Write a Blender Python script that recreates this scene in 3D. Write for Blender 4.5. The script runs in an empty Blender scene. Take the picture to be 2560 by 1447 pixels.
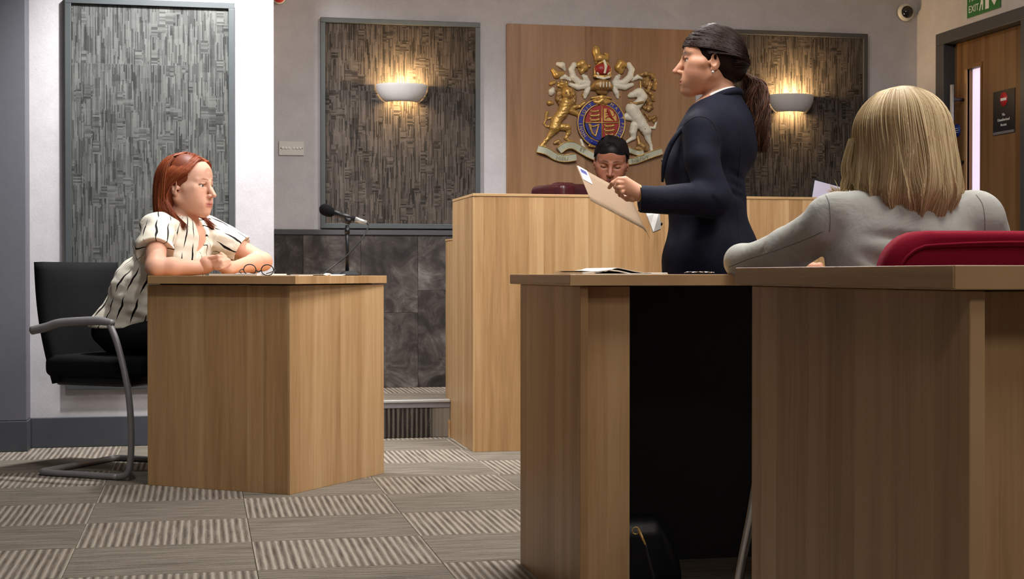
import bpy, bmesh, math, random
import numpy as np
from mathutils import Vector, Matrix
random.seed(7); RNG = np.random.RandomState(7)
SC = bpy.context.scene
COL = SC.collection
# ---------------------------------------------------------------- camera
F_PX = 3700.0; YAW = 0.2067; PITCH = -0.0106; CAM_H = 0.788
FW = Vector((math.sin(YAW)*math.cos(PITCH), math.cos(YAW)*math.cos(PITCH), math.sin(PITCH)))
RT = Vector((math.cos(YAW), -math.sin(YAW), 0.0))
UP = RT.cross(FW)
CAM = Vector((0, 0, CAM_H))
cd = bpy.data.cameras.new('camera'); cam = bpy.data.objects.new('camera', cd); COL.objects.link(cam)
cd.sensor_width = 36.0; cd.lens = 36.0*F_PX/2560.0; cd.clip_start = 0.05; cd.clip_end = 60
m3 = Matrix((RT, UP, -FW)).transposed()
cam.matrix_world = Matrix.Translation(CAM) @ m3.to_4x4()
SC.camera = cam
# ---------------------------------------------------------------- world, lights, exposure
w = bpy.data.worlds.new('world'); SC.world = w; w.use_nodes = True
bg = w.node_tree.nodes['Background']; bg.inputs[0].default_value = (0.9, 0.92, 1.0, 1); bg.inputs[1].default_value = 0.05
SC.view_settings.view_transform = 'Standard'; SC.view_settings.look = 'None'
SC.view_settings.gamma = 1.0; SC.view_settings.use_curve_mapping = False
SC.view_settings.exposure = 0.0
SC.cycles.use_denoising = True
SC.cycles.max_bounces = 5; SC.cycles.diffuse_bounces = 3; SC.cycles.glossy_bounces = 2; SC.cycles.transmission_bounces = 4; SC.cycles.caustics_reflective = False; SC.cycles.caustics_refractive = False; SC.cycles.adaptive_threshold = .05; SC.cycles.adaptive_min_samples = 12; SC.cycles.sample_clamp_indirect = 6.0
CEIL = 2.75
def area(name, loc, size, power, col=(1, .97, .93), target=None, spread=180, sy=None):
    l = bpy.data.lights.new(name, 'AREA'); l.energy = power; l.color = col
    l.shape = 'RECTANGLE'; l.size = size; l.size_y = sy or size; l.spread = math.radians(spread)
    o = bpy.data.objects.new(name, l); COL.objects.link(o); o.location = loc
    d = Vector(target) - Vector(loc) if target is not None else Vector((0, 0, -1))
    o.rotation_euler = d.to_track_quat('-Z', 'Y').to_euler()
    return o
# recessed ceiling panels, unseen; some added to brighten near desk, grey jacket and arms
for (x, y, p) in ((0.3, -0.5, 20), (1.9, 0.6, 15), (1.8, 2.5, 24), (1.1, 4.2, 40), (2.4, 4.0, 24), (1.6, 5.55, 48)):
    area('ceiling_and_fill_light', (x, y, CEIL-0.03), 0.6, p, (1, .965, .925))
def spot(name, loc, target, power, angle, blend, col=(1, 1, 1), radius=.06):
    l = bpy.data.lights.new(name, 'SPOT'); l.energy = power; l.spot_size = math.radians(angle); l.spot_blend = blend
    l.color = col; l.shadow_soft_size = radius
    o = bpy.data.objects.new(name, l); COL.objects.link(o); o.location = loc
    o.rotation_euler = (Vector(target)-Vector(loc)).to_track_quat('-Z', 'Y').to_euler()
    return o
# ceiling spotlight above the witness box, washing the wall beside her
spot('ceiling_spot_light', (0.06, 6.25, CEIL-0.06), (0.10, 6.96, 1.35), 300, 105, .8, (1, .99, .98))
spot('ceiling_spot_light', (-0.25, 4.5, CEIL-0.06), (0.05, 5.9, 0.90), 48, 52, .7, (1, .97, .93))

# ---------------------------------------------------------------- basic helpers
def P(u, v, t):
    """point seen at photo pixel (u, v) at depth t metres along the view axis"""
    return CAM + t*(FW + RT*((u-1280.0)/F_PX) + UP*((723.5-v)/F_PX))
def ray(u, v): return FW + RT*((u-1280.0)/F_PX) + UP*((723.5-v)/F_PX)
def on_y(u, v, y):
    d = ray(u, v); return CAM + d*(y/d.y)
def on_x(u, v, x):
    d = ray(u, v); return CAM + d*(x/d.x)
def on_z(u, v, z):
    d = ray(u, v); return CAM + d*((z-CAM_H)/d.z)
ROOTM = {}
def par(o, root):
    if root is None: return
    o.parent = root
    o.matrix_parent_inverse = ROOTM.get(root.name, Matrix.Identity(4)).inverted()
def mesh_obj(name, verts, faces, mat=None, parent=None, smooth=False, loc=None, rot=None, mtx=None):
    me = bpy.data.meshes.new(name)
    verts = np.asarray(verts, dtype=np.float32).reshape(-1, 3)
    if isinstance(faces, np.ndarray):
        n = faces.shape[1]; nf = len(faces)
        me.vertices.add(len(verts)); me.vertices.foreach_set('co', verts.ravel())
        me.loops.add(nf*n); me.loops.foreach_set('vertex_index', faces.astype(np.int32).ravel())
        me.polygons.add(nf); me.polygons.foreach_set('loop_start', np.arange(0, nf*n, n, dtype=np.int32))
        me.update(calc_edges=True); me.validate()
    else:
        me.from_pydata(verts.tolist(), [], faces)
    if smooth:
        me.polygons.foreach_set('use_smooth', [True]*len(me.polygons))
    me.update()
    o = bpy.data.objects.new(name, me); COL.objects.link(o)
    if mat: me.materials.append(mat)
    if mtx is not None: o.matrix_world = mtx
    if loc is not None: o.location = loc
    if rot is not None: o.rotation_euler = rot
    M = Matrix.LocRotScale(o.location, o.rotation_euler, None) if mtx is None else mtx
    ROOTM[o.name] = M.copy()
    par(o, parent)
    return o
def bm_obj(name, bm, mat=None, parent=None, smooth=False, loc=None, rot=None, mtx=None):
    bmesh.ops.recalc_face_normals(bm, faces=bm.faces[:])
    me = bpy.data.meshes.new(name); bm.to_mesh(me); bm.free()
    if smooth: me.polygons.foreach_set('use_smooth', [True]*len(me.polygons))
    o = bpy.data.objects.new(name, me); COL.objects.link(o)
    if mat: me.materials.append(mat)
    if mtx is not None: o.matrix_world = mtx
    if loc is not None: o.location = loc
    if rot is not None: o.rotation_euler = rot
    M = Matrix.LocRotScale(o.location, o.rotation_euler, None) if mtx is None else mtx
    ROOTM[o.name] = M.copy()
    par(o, parent)
    return o
def box(name, size, loc, mat, parent=None, rotz=0.0, bev=0.0, rot=None, mtx=None, seg=2):
    bm = bmesh.new(); bmesh.ops.create_cube(bm, size=1.0)
    bmesh.ops.scale(bm, vec=size, verts=bm.verts[:])
    if bev > 0: bmesh.ops.bevel(bm, geom=bm.edges[:], offset=bev, segments=seg, affect='EDGES', profile=.5)
    return bm_obj(name, bm, mat, parent, loc=None if mtx is not None else loc, rot=(rot or (0, 0, rotz)) if mtx is None else None, mtx=mtx)
def box2(name, lo, hi, mat, parent=None, bev=0.0):
    lo = Vector(lo); hi = Vector(hi)
    return box(name, hi-lo, (lo+hi)/2, mat, parent, bev=bev)
def empty(name, loc, rotz=0.0):
    o = bpy.data.objects.new(name, None); COL.objects.link(o); o.location = loc; o.rotation_euler = (0, 0, rotz)
    o.empty_display_size = .05
    ROOTM[o.name] = Matrix.LocRotScale(Vector(loc), o.rotation_euler, None)
    return o
def tag(o, label, cat, group=None):
    o['label'] = label; o['category'] = cat
    if group: o['group'] = group
    return o
def struct(o): o['kind'] = 'structure'; return o
def catmull(pts, n=8):
    pts = [np.array(p, float) for p in pts]
    if len(pts) < 3: return np.array([pts[0]+(pts[-1]-pts[0])*i/n for i in range(n+1)])
    q = [2*pts[0]-pts[1]] + pts + [2*pts[-1]-pts[-2]]; out = []
    for i in range(1, len(q)-2):
        p0, p1, p2, p3 = q[i-1:i+3]
        for j in range(n):
            t = j/n
            out.append(.5*((2*p1)+(-p0+p2)*t+(2*p0-5*p1+4*p2-p3)*t*t+(-p0+3*p1-3*p2+p3)*t**3))
    out.append(q[-2]); return np.array(out)
def tube_data(path, rad, sides=10, caps=True, flat=1.0, closed=False):
    """tapered tube along a polyline; rad scalar or list"""
    path = np.asarray(path, float); n = len(path)
    rad = np.full(n, rad, float) if np.isscalar(rad) else np.interp(np.linspace(0, 1, n), np.linspace(0, 1, len(rad)), rad)
    tg = np.gradient(path, axis=0) if not closed else np.roll(path, -1, 0)-np.roll(path, 1, 0)
    tg /= np.linalg.norm(tg, axis=1)[:, None]+1e-12
    ref = np.array([0, 0, 1.0]) if abs(tg[0][2]) < .9 else np.array([1.0, 0, 0])
    V = []; nrm = np.cross(tg[0], ref); nrm /= np.linalg.norm(nrm)
    for i in range(n):
        nrm = nrm-tg[i]*np.dot(nrm, tg[i]); nrm /= np.linalg.norm(nrm)+1e-12
        b = np.cross(tg[i], nrm)
        for k in range(sides):
            a = 2*math.pi*k/sides
            V.append(path[i]+rad[i]*(math.cos(a)*nrm+math.sin(a)*b*flat))
    Fc = []
    for i in range(n if closed else n-1):
        j = (i+1) % n
        for k in range(sides):
            k2 = (k+1) % sides
            Fc.append((i*sides+k, i*sides+k2, j*sides+k2, j*sides+k))
    if caps and not closed:
        Fc.append(tuple(range(sides-1, -1, -1))); Fc.append(tuple((n-1)*sides+k for k in range(sides)))
    return V, Fc
def tube(name, path, rad, mat, parent=None, sides=10, smooth=True, closed=False, flat=1.0):
    V, Fc = tube_data(path, rad, sides, closed=closed, flat=flat)
    o = np.mean(np.asarray(path, float), 0)
    return mesh_obj(name, np.array(V)-o, Fc, mat, parent, smooth, loc=Vector(o))
def lathe(name, prof, mat, parent=None, seg=32, loc=(0, 0, 0), rot=None, a0=0.0, a1=2*math.pi, sy=1.0, smooth=True, mtx=None):
    full = abs(a1-a0-2*math.pi) < 1e-6; n = seg if full else seg+1
    V = []; Fc = []
    for i in range(n):
        a = a0+(a1-a0)*i/seg
        for (r, z) in prof: V.append((r*math.cos(a), r*math.sin(a)*sy, z))
    m = len(prof)
    for i in range(seg):
        j = (i+1) % n
        for k in range(m-1): Fc.append((i*m+k, j*m+k, j*m+k+1, i*m+k+1))
    return mesh_obj(name, V, Fc, mat, parent, smooth, loc=None if mtx is not None else loc, rot=rot, mtx=mtx)
def prism(name, poly, z0, z1, mat, parent=None, bev=0.0, loc=None):
    c = Vector((sum(p[0] for p in poly)/len(poly), sum(p[1] for p in poly)/len(poly), (z0+z1)/2)) if loc is None else Vector(loc)
    bm = bmesh.new()
    bo = [bm.verts.new((p[0]-c.x, p[1]-c.y, z0-c.z)) for p in poly]
    to = [bm.verts.new((p[0]-c.x, p[1]-c.y, z1-c.z)) for p in poly]
    n = len(poly)
    bm.faces.new(bo[::-1]); bm.faces.new(to)
    for i in range(n): bm.faces.new((bo[i], bo[(i+1) % n], to[(i+1) % n], to[i]))
    if bev > 0: bmesh.ops.bevel(bm, geom=bm.edges[:], offset=bev, segments=2, affect='EDGES', profile=.5)
    return bm_obj(name, bm, mat, parent, loc=c)
def plate(name, pts, thick, mat, parent=None, nrm=None):
    """flat polygon given as 3-D points, given thickness along its normal"""
    pts = [Vector(p) for p in pts]; c = sum(pts, Vector())/len(pts)
    nn = (pts[1]-pts[0]).cross(pts[2]-pts[1]).normalized() if nrm is None else Vector(nrm)
    n = len(pts)
    V = [p-c+nn*thick/2 for p in pts]+[p-c-nn*thick/2 for p in pts]
    Fc = [tuple(range(n)), tuple(range(2*n-1, n-1, -1))]+[(i, n+i, n+(i+1) % n, (i+1) % n) for i in range(n)]
    return mesh_obj(name, [tuple(v) for v in V], Fc, mat, parent, loc=c)
def text(name, s, size, mtx, mat, parent=None, ext=.0006, align='CENTER'):
    cu = bpy.data.curves.new(name, 'FONT'); cu.body = s; cu.size = size; cu.extrude = ext
    cu.align_x = align; cu.align_y = 'CENTER'; cu.resolution_u = 2
    tmp = bpy.data.objects.new(name+'_tmp', cu); COL.objects.link(tmp)
    bpy.context.view_layer.update()
    dg = bpy.context.evaluated_depsgraph_get()
    me = bpy.data.meshes.new_from_object(tmp.evaluated_get(dg))
    bpy.data.objects.remove(tmp); bpy.data.curves.remove(cu)
    me.materials.clear(); me.materials.append(mat)
    o = bpy.data.objects.new(name, me); COL.objects.link(o); o.matrix_world = mtx
    ROOTM[o.name] = mtx.copy()
    par(o, parent); return o
def frame_mtx(loc, x, y):
    x = Vector(x).normalized(); y = Vector(y).normalized(); z = x.cross(y)
    return Matrix.Translation(Vector(loc)) @ Matrix((x, y, z)).transposed().to_4x4()
# ---------------------------------------------------------------- materials
def lin(c):
    return tuple((x/12.92 if x <= .04045 else ((x+.055)/1.055)**2.4) for x in [v/255.0 for v in c])
class NT:
    def __init__(s, name):
        s.m = bpy.data.materials.new(name); s.m.use_nodes = True
        s.t = s.m.node_tree; s.b = s.t.nodes['Principled BSDF']
    def n(s, typ, **k):
        nd = s.t.nodes.new(typ)
        for a, b in k.items(): setattr(nd, a, b)
        return nd
    def l(s, a, b): s.t.links.new(a, b)
    def math(s, op, a, b=None, c=None):
        nd = s.n('ShaderNodeMath', operation=op)
        for i, x in enumerate((a, b, c)):
            if x is None: continue
            if isinstance(x, (int, float)): nd.inputs[i].default_value = x
            else: s.l(x, nd.inputs[i])
        return nd.outputs[0]
    def comb(s, x, y, z):
        nd = s.n('ShaderNodeCombineXYZ')
        for i, v in enumerate((x, y, z)):
            if isinstance(v, (int, float)): nd.inputs[i].default_value = v
            else: s.l(v, nd.inputs[i])
        return nd.outputs[0]
    def obj(s):
        tc = s.n('ShaderNodeTexCoord'); sp = s.n('ShaderNodeSeparateXYZ'); s.l(tc.outputs['Object'], sp.inputs[0])
        return sp.outputs[0], sp.outputs[1], sp.outputs[2]
    def rnd(s): return s.n('ShaderNodeObjectInfo').outputs['Random']
    def noise(s, vec, scale, detail=3, rough=.55, dist=0.0):
        nd = s.n('ShaderNodeTexNoise'); s.l(vec, nd.inputs['Vector'])
        nd.inputs['Scale'].default_value = scale; nd.inputs['Detail'].default_value = detail
        nd.inputs['Roughness'].default_value = rough; nd.inputs['Distortion'].default_value = dist
        return nd.outputs['Fac']
    def ramp(s, fac, stops):
        nd = s.n('ShaderNodeValToRGB'); cr = nd.color_ramp
        while len(cr.elements) < len(stops): cr.elements.new(.5)
        for e, (p, c) in zip(cr.elements, stops):
            e.position = p; e.color = (*c, 1)
        s.l(fac, nd.inputs[0]); return nd.outputs[0]
    def mix(s, fac, a, b, mode='MIX'):
        nd = s.n('ShaderNodeMix', data_type='RGBA', blend_type=mode)
        for sock, v in ((nd.inputs[0], fac), (nd.inputs[6], a), (nd.inputs[7], b)):
            if isinstance(v, (int, float)): sock.default_value = v
            elif isinstance(v, tuple): sock.default_value = (*v, 1)
            else: s.l(v, sock)
        return nd.outputs[2]
    def bump(s, h, strength, dist=.01):
        nd = s.n('ShaderNodeBump'); nd.inputs['Strength'].default_value = strength; nd.inputs['Distance'].default_value = dist
        s.l(h, nd.inputs['Height']); s.l(nd.outputs[0], s.b.inputs['Normal'])
    def set(s, col=None, rough=None, metal=None, spec=None):
        if col is not None:
            if isinstance(col, tuple): s.b.inputs['Base Color'].default_value = (*col, 1)
            else: s.l(col, s.b.inputs['Base Color'])
        if rough is not None: s.b.inputs['Roughness'].default_value = rough
        if metal is not None: s.b.inputs['Metallic'].default_value = metal
        if spec is not None: s.b.inputs['Specular IOR Level'].default_value = spec
        return s
def plain(name, rgb, rough=.5, metal=0.0, spec=.5, var=.08, scale=30, bump=0.0):
    t = NT(name); tc = t.n('ShaderNodeTexCoord')
    f = t.noise(tc.outputs['Object'], scale, 3)
    c = lin(rgb); a = tuple(min(1, x*(1+var)) for x in c); b = tuple(x*(1-var) for x in c)
    t.set(t.ramp(f, [(.3, b), (.7, a)]), rough, metal, spec)
    if bump: t.bump(f, bump, .002)
    return t.m
def wood(name, across='X', along='Z', tint=(1, 1, 1), stave=.065, rough=.38):
    t = NT(name); x, y, z = t.obj(); ax = dict(X=x, Y=y, Z=z)
    r = t.math('MULTIPLY', t.rnd(), 37.0)
    ac = t.math('ADD', ax[across], r); al = t.math('ADD', ax[along], r)
    vo = t.n('ShaderNodeTexVoronoi', voronoi_dimensions='1D'); vo.inputs['Scale'].default_value = 1/stave
    t.l(ac, vo.inputs['W']); sp = t.n('ShaderNodeSeparateColor'); t.l(vo.outputs['Color'], sp.inputs[0])
    sv = sp.outputs[0]
    off = t.math('MULTIPLY', sv, 9.0)
    v1 = t.comb(t.math('MULTIPLY', ac, 26.0), t.math('ADD', t.math('MULTIPLY', al, 1.3), off), sp.outputs[1])
    g1 = t.noise(v1, 1.0, 4, .6, .6)
    v2 = t.comb(t.math('MULTIPLY', ac, 170.0), t.math('ADD', t.math('MULTIPLY', al, 5.0), off), 0.0)
    g2 = t.noise(v2, 1.0, 3, .6)
    k = t.math('ADD', t.math('ADD', t.math('MULTIPLY', sv, .29), t.math('MULTIPLY', g1, .60)), t.math('MULTIPLY', g2, .26))
    T = lambda c: tuple(a*b for a, b in zip(lin(c), tint))
    col = t.ramp(k, [(.25, T((144, 109, 70))), (.5, T((183, 144, 100))), (.72, T((203, 166, 121))), (.95, T((213, 181, 142)))])
    t.set(col, rough, 0, .35); t.bump(g2, .05, .001)
    return t.m
def wall_paint(name, rgb, var=.10):
    t = NT(name); tc = t.n('ShaderNodeTexCoord')
    f = t.noise(tc.outputs['Object'], 9, 6, .65); g = t.noise(tc.outputs['Object'], 160, 3, .6)
    k = t.math('ADD', t.math('MULTIPLY', f, .6), t.math('MULTIPLY', g, .4))
    c = lin(rgb); t.set(t.ramp(k, [(.35, tuple(x*(1-var) for x in c)), (.65, tuple(min(1, x*(1+var)) for x in c))]), .8, 0, .2)
    t.bump(g, .25, .002); return t.m
def wall_carpet(name, dark, light):
    """woven acoustic tile: short vertical dashes in blocks"""
    t = NT(name); x, y, z = t.obj(); r = t.math('MULTIPLY', t.rnd(), 11.0)
    def cell(w, h, seed):
        xs = t.math('FLOOR', t.math('DIVIDE', t.math('ADD', x, r), w))
        wn = t.n('ShaderNodeTexWhiteNoise', noise_dimensions='2D'); t.l(t.comb(xs, seed, 0.0), wn.inputs['Vector'])
        zs = t.math('FLOOR', t.math('ADD', t.math('DIVIDE', z, h), t.math('MULTIPLY', wn.outputs['Value'], 5.0)))
        w2 = t.n('ShaderNodeTexWhiteNoise', noise_dimensions='3D'); t.l(t.comb(xs, zs, seed), w2.inputs['Vector'])
        return w2.outputs['Value']
    a = cell(.0052, .085, 1.0); b = cell(.028, .05, 2.0); c = cell(.05, .11, 3.0); h = cell(.035, .007, 5.0)
    sel = t.math('GREATER_THAN', cell(.036, .06, 7.0), .82)
    dash = t.math('ADD', t.math('MULTIPLY', a, t.math('SUBTRACT', 1.0, sel)), t.math('MULTIPLY', h, sel))
    k = t.math('ADD', t.math('ADD', t.math('MULTIPLY', dash, .68), t.math('MULTIPLY', b, .14)), t.math('MULTIPLY', c, .18))
    tc = t.n('ShaderNodeTexCoord'); fz = t.noise(tc.outputs['Object'], 420, 2)
    k2 = t.math('ADD', k, t.math('MULTIPLY', t.math('SUBTRACT', fz, .5), .35))
    t.set(t.ramp(k2, [(.12, lin(dark)), (.5, tuple((p+q)/2 for p, q in zip(lin(dark), lin(light)))), (.9, lin(light))]), .95, 0, .1)
    t.bump(k2, .5, .003); return t.m
def carpet(name, along, c_dark, c_mid, c_light, pitch=.0225, contrast=1.0):
    """ribbed carpet tile; ribs run along the given axis"""
    t = NT(name); x, y, z = t.obj(); ax = dict(X=x, Y=y, Z=z)
    ac = ax[{'X': 'Y', 'Y': 'X', 'Z': 'X'}[along]]; al = ax[along]; r = t.math('MULTIPLY', t.rnd(), 23.0)
    ribs = t.math('FRACT', t.math('DIVIDE', ac, pitch))
    ribn = t.math('FLOOR', t.math('DIVIDE', ac, pitch))
    tri = t.math('POWER', t.math('MULTIPLY', t.math('ABSOLUTE', t.math('SUBTRACT', ribs, .5)), 2.0), 1.6)
    n1 = t.noise(t.comb(t.math('MULTIPLY', ac, 80.0), t.math('ADD', t.math('MULTIPLY', al, 5.0), r), r), 1.0, 3, .6)
    n2 = t.noise(t.comb(t.math('MULTIPLY', ac, 300.0), t.math('MULTIPLY', al, 120.0), r), 1.0, 2, .6)
    k = t.math('ADD', t.math('MULTIPLY', tri, .45*contrast), t.math('ADD', t.math('MULTIPLY', n1, .75), t.math('MULTIPLY', n2, .35)))
    t.set(t.ramp(k, [(.42, lin(c_dark)), (.68, lin(c_mid)), (.95, lin(c_light))]), .95, 0, .1)
    t.bump(k, .6, .004); return t.m
def stone(name):
    t = NT(name); tc = t.n('ShaderNodeTexCoord'); r = t.rnd()
    v = t.n('ShaderNodeVectorMath', operation='ADD'); t.l(tc.outputs['Object'], v.inputs[0])
    t.l(t.comb(t.math('MULTIPLY', r, 31.0), t.math('MULTIPLY', r, 7.0), 0.0), v.inputs[1])
    f = t.noise(v.outputs[0], 7, 8, .68, .7); g = t.noise(v.outputs[0], 2.2, 3, .5)
    k = t.math('ADD', t.math('MULTIPLY', f, .7), t.math('MULTIPLY', g, .3))
    col = t.ramp(k, [(.36, lin((27, 23, 21))), (.48, lin((53, 47, 44))), (.56, lin((80, 74, 70))), (.65, lin((116, 111, 106))), (.76, lin((150, 145, 139)))])
    t.set(col, .5, 0, .35); return t.m
def attr_mat(name, rough=.5, sss=0.0, spec=.4, bump=0.0):
    t = NT(name); a = t.n('ShaderNodeAttribute', attribute_name='Col'); t.l(a.outputs['Color'], t.b.inputs['Base Color'])
    t.set(None, rough, 0, spec)
    if sss:
        t.b.inputs['Subsurface Weight'].default_value = sss; t.b.inputs['Subsurface Radius'].default_value = (.012, .005, .003)
        t.b.inputs['Subsurface Scale'].default_value = .6
    if bump:
        tc = t.n('ShaderNodeTexCoord'); t.bump(t.noise(tc.outputs['Object'], 220, 3), bump, .001)
    return t.m
def emit(name, rgb, strength):
    t = NT(name); t.set(lin(rgb), .5); t.b.inputs['Emission Color'].default_value = (*lin(rgb), 1)
    t.b.inputs['Emission Strength'].default_value = strength; return t.m
M = {}
M['wood_v'] = wood('beech_veneer_upright', 'X', 'Z')
M['wood_h'] = wood('beech_veneer_worktop', 'Y', 'X')
M['wood_edge'] = wood('beech_edge_band', 'Z', 'X', stave=.05)
M['wood_panel'] = wood('wall_veneer', 'X', 'Z', tint=(.60, .54, .57), stave=.07)
M['door_wood'] = wood('door_veneer', 'Y', 'Z', tint=(.38, .32, .26), stave=.05)
M['white_wall'] = wall_paint('grey_white_wallpaper', (190, 187, 191), .09)
M['plain_wall'] = wall_paint('grey_wall_paint', (104, 104, 110), .05)
M['ceil'] = wall_paint('ceiling_paint', (225, 224, 220), .03)
M['grey_frame'] = plain('grey_satin_paint', (68, 73, 75), .45, var=.04)
M['dark_frame'] = plain('charcoal_satin_paint', (66, 66, 69), .45, var=.04)
M['skirting'] = plain('dark_grey_skirting', (70, 73, 80), .5, var=.05)
M['pilaster'] = plain('mid_grey_paint', (100, 101, 109), .55, var=.03)
M['tile_l'] = wall_carpet('grey_acoustic_tile', (50, 51, 50), (102, 103, 101))
M['tile_b'] = wall_carpet('brown_acoustic_tile', (38, 35, 33), (90, 82, 76))
M['stone'] = stone('dark_stone_laminate')
M['carpet_y'] = carpet('ribbed_carpet_lengthwise', 'Y', (84, 76, 68), (126, 117, 107), (168, 159, 147), contrast=1.15)
M['carpet_x'] = carpet('ribbed_carpet_crosswise', 'X', (94, 87, 78), (134, 126, 115), (160, 152, 140), contrast=.35)
M['riser'] = carpet('ribbed_carpet_riser', 'Z', (26, 22, 20), (52, 47, 43), (98, 92, 84), contrast=1.1)
M['under'] = plain('carpet_underlay', (70, 64, 58), .95)
M['alu'] = plain('aluminium', (200, 200, 198), .3, .45, var=.03)
M['grey_metal'] = plain('grey_powder_coat', (142, 140, 142), .36, .15, var=.03)
M['chrome'] = plain('chrome', (200, 200, 200), .12, 1.0, var=.02)
M['black_fab'] = plain('black_fabric', (16, 16, 19), .85, 0, .2, bump=.2, scale=300)
M['black_plastic'] = plain('black_plastic', (22, 23, 28), .4, 0, .5)
M['foam'] = plain('black_foam', (24, 24, 26), .95, 0, .1, bump=.6, scale=500)
M['white_plastic'] = plain('white_plastic', (206, 204, 198), .35, 0, .5, var=.02)
M['white_glaze'] = plain('white_ceramic', (205, 203, 203), .5, 0, .4, var=.02)
M['paper'] = plain('white_paper', (242, 240, 236), .7, 0, .2, var=.02)
M['red_fab'] = plain('crimson_wool_fabric', (150, 22, 48), .9, 0, .15, var=.12, scale=700, bump=.25)
M['maroon'] = plain('maroon_leather', (72, 26, 34), .32, 0, .5, var=.1)
def gilt(name, lo, hi, metal, rough, scale=260):
    t = NT(name); tc = t.n('ShaderNodeTexCoord'); f = t.noise(tc.outputs['Object'], scale, 4, .65)
    t.set(t.ramp(f, [(.30, lin(lo)), (.5, lin(hi)), (.75, tuple(min(1, x*1.15) for x in lin(hi)))]), rough, metal, .5)
    t.bump(f, .3, .003); return t.m
M['gold'] = gilt('gilt', (150, 114, 60), (212, 172, 100), .5, .30)
M['dark_gilt'] = gilt('dark_gilt', (98, 72, 44), (174, 138, 86), .4, .36)
M['crest_white'] = gilt('painted_white', (206, 196, 168), (232, 228, 212), 0, .38)
M['crest_red'] = plain('painted_red', (158, 40, 38), .4, 0, .5)
M['crest_blue'] = plain('painted_blue', (34, 44, 140), .4, 0, .5)
M['scroll'] = plain('painted_pale_green', (184, 186, 166), .5, 0, .4)
M['dark_panel'] = plain('black_laminate_and_shade', (40, 37, 36), .6, 0, .3)  # modesty panels, and the sheet that darkens the witness worktop's shade line
M['manila'] = plain('manila_card', (146, 124, 102), .75, 0, .2, var=.04, scale=90)
M['sign_black'] = plain('black_sign', (22, 21, 27), .4)
M['sign_red'] = plain('red_sign', (190, 40, 44), .4)
M['sign_white'] = plain('white_sign', (232, 230, 226), .45, var=.01)
M['sign_grey'] = plain('grey_sign', (120, 116, 120), .45)
M['sign_blue'] = plain('blue_sign', (40, 70, 160), .4)
M['sign_green'] = plain('green_sign', (44, 112, 52), .4)
M['ink'] = plain('faded_ink', (140, 136, 104), .6)
M['blue_ink'] = plain('blue_ink', (60, 60, 130), .6)
M['lit_glass'] = emit('lit_corridor_glass', (236, 222, 246), .85)
tg_ = NT('clear_glass'); tg_.set((1, 1, 1), .02); tg_.b.inputs['Transmission Weight'].default_value = 1.0; tg_.b.inputs['IOR'].default_value = 1.05
M['glass'] = tg_.m
# ================================================================= the room
BACK = 7.87; RIGHT = 4.03; LEFTW = -2.6; FRONT = -1.6; LWALL = 7.0; LEDGE = .331; STEP_Y = 7.05; STEP_H = .18
fl = struct(box2('floor', (LEFTW-.1, FRONT-.1, -.12), (RIGHT+.1, BACK+.15, -.006), M['under']))
TX, TY = .5, .4285; X0, Y0 = -.358, 3.984
def tile_mesh(name, mat):
    bm = bmesh.new(); bmesh.ops.create_cube(bm, size=1.0)
    bmesh.ops.scale(bm, vec=(TX-.0012, TY-.0012, .006), verts=bm.verts[:])
    bm.edges.ensure_lookup_table()
    te = [e for e in bm.edges if all(v.co.z > 0 for v in e.verts)]
    bmesh.ops.bevel(bm, geom=te, offset=.0015, segments=1, affect='EDGES')
    me = bpy.data.meshes.new(name); bm.to_mesh(me); bm.free(); me.materials.append(mat); return me
tm = {1: tile_mesh('carpet_tile_lengthwise', M['carpet_y']), 0: tile_mesh('carpet_tile_crosswise', M['carpet_x'])}
for i in range(-4, 9):
    for j in range(-11, 8):
        cx, cy = X0+(i+.5)*TX, Y0+(j+.5)*TY
        if cy > LWALL+.2 or cx > RIGHT or cx < LEFTW: continue
        o = bpy.data.objects.new('carpet_tile', tm[(i+j) & 1]); COL.objects.link(o); o.location = (cx, cy, -.003); par(o, fl)
wb = struct(box2('wall_back', (LEDGE-.3, BACK, 0), (RIGHT+.3, BACK+.12, CEIL), M['white_wall']))
wl = struct(box2('wall_left', (LEFTW, LWALL, 0), (LEDGE, LWALL+.98, CEIL), M['white_wall']))
struct(box2('wall_far_left', (LEFTW-.12, FRONT, 0), (LEFTW, LWALL+.98, CEIL), M['plain_wall']))
struct(box2('wall_front', (LEFTW, FRONT-.12, 0), (RIGHT+.2, FRONT, CEIL), M['plain_wall']))
struct(box2('ceiling', (LEFTW-.12, FRONT-.12, CEIL), (RIGHT+.3, BACK+.15, CEIL+.1), M['ceil']))
# pilaster at far left with its own skirting
pa = on_z(66, 1126, 0); PILX0, PILX1, PILY = -.885, -.76, 6.86
struct(box2('trim_pilaster', (PILX0, PILY, .136), (PILX1, LWALL, CEIL), M['pilaster'], bev=.004))
struct(box2('baseboard_pilaster', (PILX0, PILY-.008, 0), (PILX1+.004, LWALL, .136), M['skirting'], bev=.003))
struct(box2('baseboard_left', (PILX1+.004, LWALL-.018, 0), (LEDGE, LWALL, .136), M['skirting'], bev=.003))
struct(box2('door_2', (-1.75, LWALL-.06, 0), (PILX0, LWALL, 2.1), M['pilaster'], bev=.004))
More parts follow.
